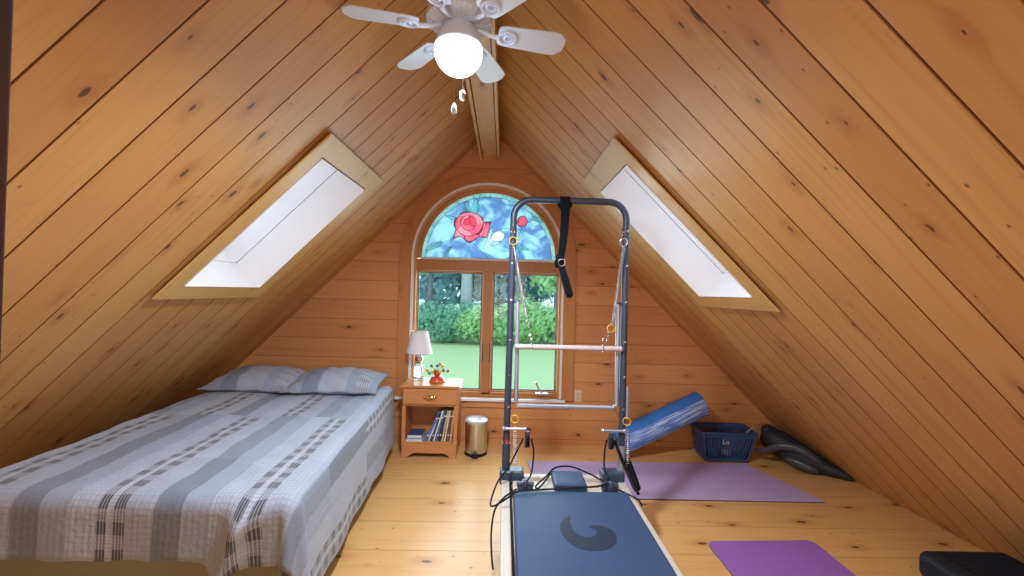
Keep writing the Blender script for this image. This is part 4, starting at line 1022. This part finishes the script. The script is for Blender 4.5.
def shrub(x, y, h, w_, m, seed, label, group=None, count=2000):
    r = random.Random(seed); root = thing('shrub', (x, y, GZ), label, 'shrub', group)
    lob = [(x + r.uniform(-.5, .5) * w_, y + r.uniform(-.4, .4), GZ + h * r.uniform(.3, .68), h * .36, .85) for _ in range(6)] + [(x, y, GZ + h * .36, h * .4, .9)]
    leaves(lob, count, .13, seed).build('foliage', m, root, fixn=False)
    st_ = MB()
    for k in range(4): st_.tube([(x + (k - 1.5) * .1, y, GZ - .02), (x + (k - 1.5) * .3, y, GZ + h * .6)], .03, 5)
    st_.build('stem', BK[1], root)
tree(-2.30, 26.5, 15, 2.2, LM[3], BK[0], .33, 1, 'tree with a pale grey trunk seen through the left casement', low=.62, count=2600)
tree(3.1, 25.5, 10, 2.4, LM[2], BK[1], .16, 2, 'light green leafy tree seen through the right casement', low=.34, count=3000, size=.2)
tree(-4.6, 27.0, 11, 2.0, LM[1], BK[1], .14, 3, 'mid green tree at the left edge of the window view', low=.4, count=2400)
tree(.9, 28.0, 14, 1.8, LM[3], BK[1], .13, 4, 'slim dark trunked tree seen just right of the mullion', low=.5, count=2400)
r5 = random.Random(12)
for k in range(13):
    x = -11 + 22 * (k + .5) / 13 + r5.uniform(-.3, .3)
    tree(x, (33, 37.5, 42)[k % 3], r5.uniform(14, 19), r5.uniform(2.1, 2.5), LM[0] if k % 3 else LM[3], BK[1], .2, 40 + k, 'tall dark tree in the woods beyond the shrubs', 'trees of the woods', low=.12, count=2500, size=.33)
for x, y, h, w_, m, lab in ((-4.5, 24.6, 2.6, 2.2, 1, 'green shrub at the far left of the lawn edge'), (-2.9, 24.9, 2.5, 2.0, 1, 'mid green shrub in front of the pale trunk'), (-1.2, 24.4, 2.3, 2.0, 2, 'bright shrub seen left of the mullion'), (.6, 24.7, 3.3, 2.2, 2, 'tallest bright shrub seen right of the mullion'), (2.3, 24.4, 2.7, 2.0, 2, 'bright shrub below the light green tree'), (4.2, 24.8, 2.6, 2.2, 1, 'green shrub at the far right of the lawn edge')):
    shrub(x, y, h, w_, LM[m], int(100 + x * 10), lab)

# ------------------------------------------------------------------ light
W = bpy.data.worlds.new('overcast'); sc.world = W; W.use_nodes = True
bg_ = W.node_tree.nodes['Background']; bg_.inputs[0].default_value = (.64, .83, 1.0, 1); bg_.inputs[1].default_value = 2.2
def area(name, loc, direction, sx, sy, power, col):
    l = bpy.data.lights.new(name, 'AREA'); l.shape = 'RECTANGLE'; l.size = sx; l.size_y = sy; l.energy = power; l.color = col
    o = bpy.data.objects.new(name, l); COL.objects.link(o); o.location = loc
    o.rotation_euler = Vector(direction).to_track_quat('-Z', 'Y').to_euler(); return o
for s in (-1, 1):
    x0, x1, ya, yb = SK[s]
    area('daylight_skylight', on(s, (x0 + x1) / 2, (ya + yb) / 2, .44), -NRM[s], .62, .92, 2.4, (.72, .85, 1.0))
area('rear_fill', (-.15, YB - .03, 1.4), (0, 1, .05), 1.4, 1.15, 37, (1.0, .82, .62))  # added warm room fill from behind the camera, no known source
area('daylight_far_window', (WX, D + .6, 1.5), (0, -1, 0), 1.6, 2.3, 70, (.90, .96, 1.0))
l = bpy.data.lights.new('fan_bulb', 'SPOT'); l.energy = 225; l.color = (.82, .91, 1.0); l.spot_size = radians(176); l.spot_blend = .7; l.shadow_soft_size = .10
o = bpy.data.objects.new('fan_bulb', l); COL.objects.link(o); o.location = (GX * FK, GY * FK, 2.335)

# ------------------------------------------------------------------ camera
cam = bpy.data.cameras.new('camera'); co_ = bpy.data.objects.new('camera', cam); COL.objects.link(co_); sc.camera = co_
cam.sensor_width = 36; cam.lens = 433 * 36 / 1024; cam.clip_start = .02; cam.clip_end = 300
yw, pt, ro = radians(1.0), radians(.5), radians(1.5)
fw = Vector((sin(yw) * cos(pt), cos(yw) * cos(pt), sin(pt))); rt = Vector((cos(yw), -sin(yw), 0)); up = rt.cross(fw)
rt2 = rt * cos(ro) + up * sin(ro); up2 = up * cos(ro) - rt * sin(ro)
mtx = Matrix((rt2, up2, -fw)).transposed().to_4x4(); mtx.translation = (0, 0, 1.5); co_.matrix_world = mtx

vs_ = sc.view_settings; sc.display_settings.display_device = 'sRGB'
vs_.view_transform = 'Standard'; vs_.look = 'None'; vs_.exposure = 0; vs_.gamma = 1; vs_.use_curve_mapping = False
sc.cycles.use_denoising = True; sc.cycles.diffuse_bounces = 6; sc.cycles.transparent_max_bounces = 16; sc.cycles.sample_clamp_indirect = 6
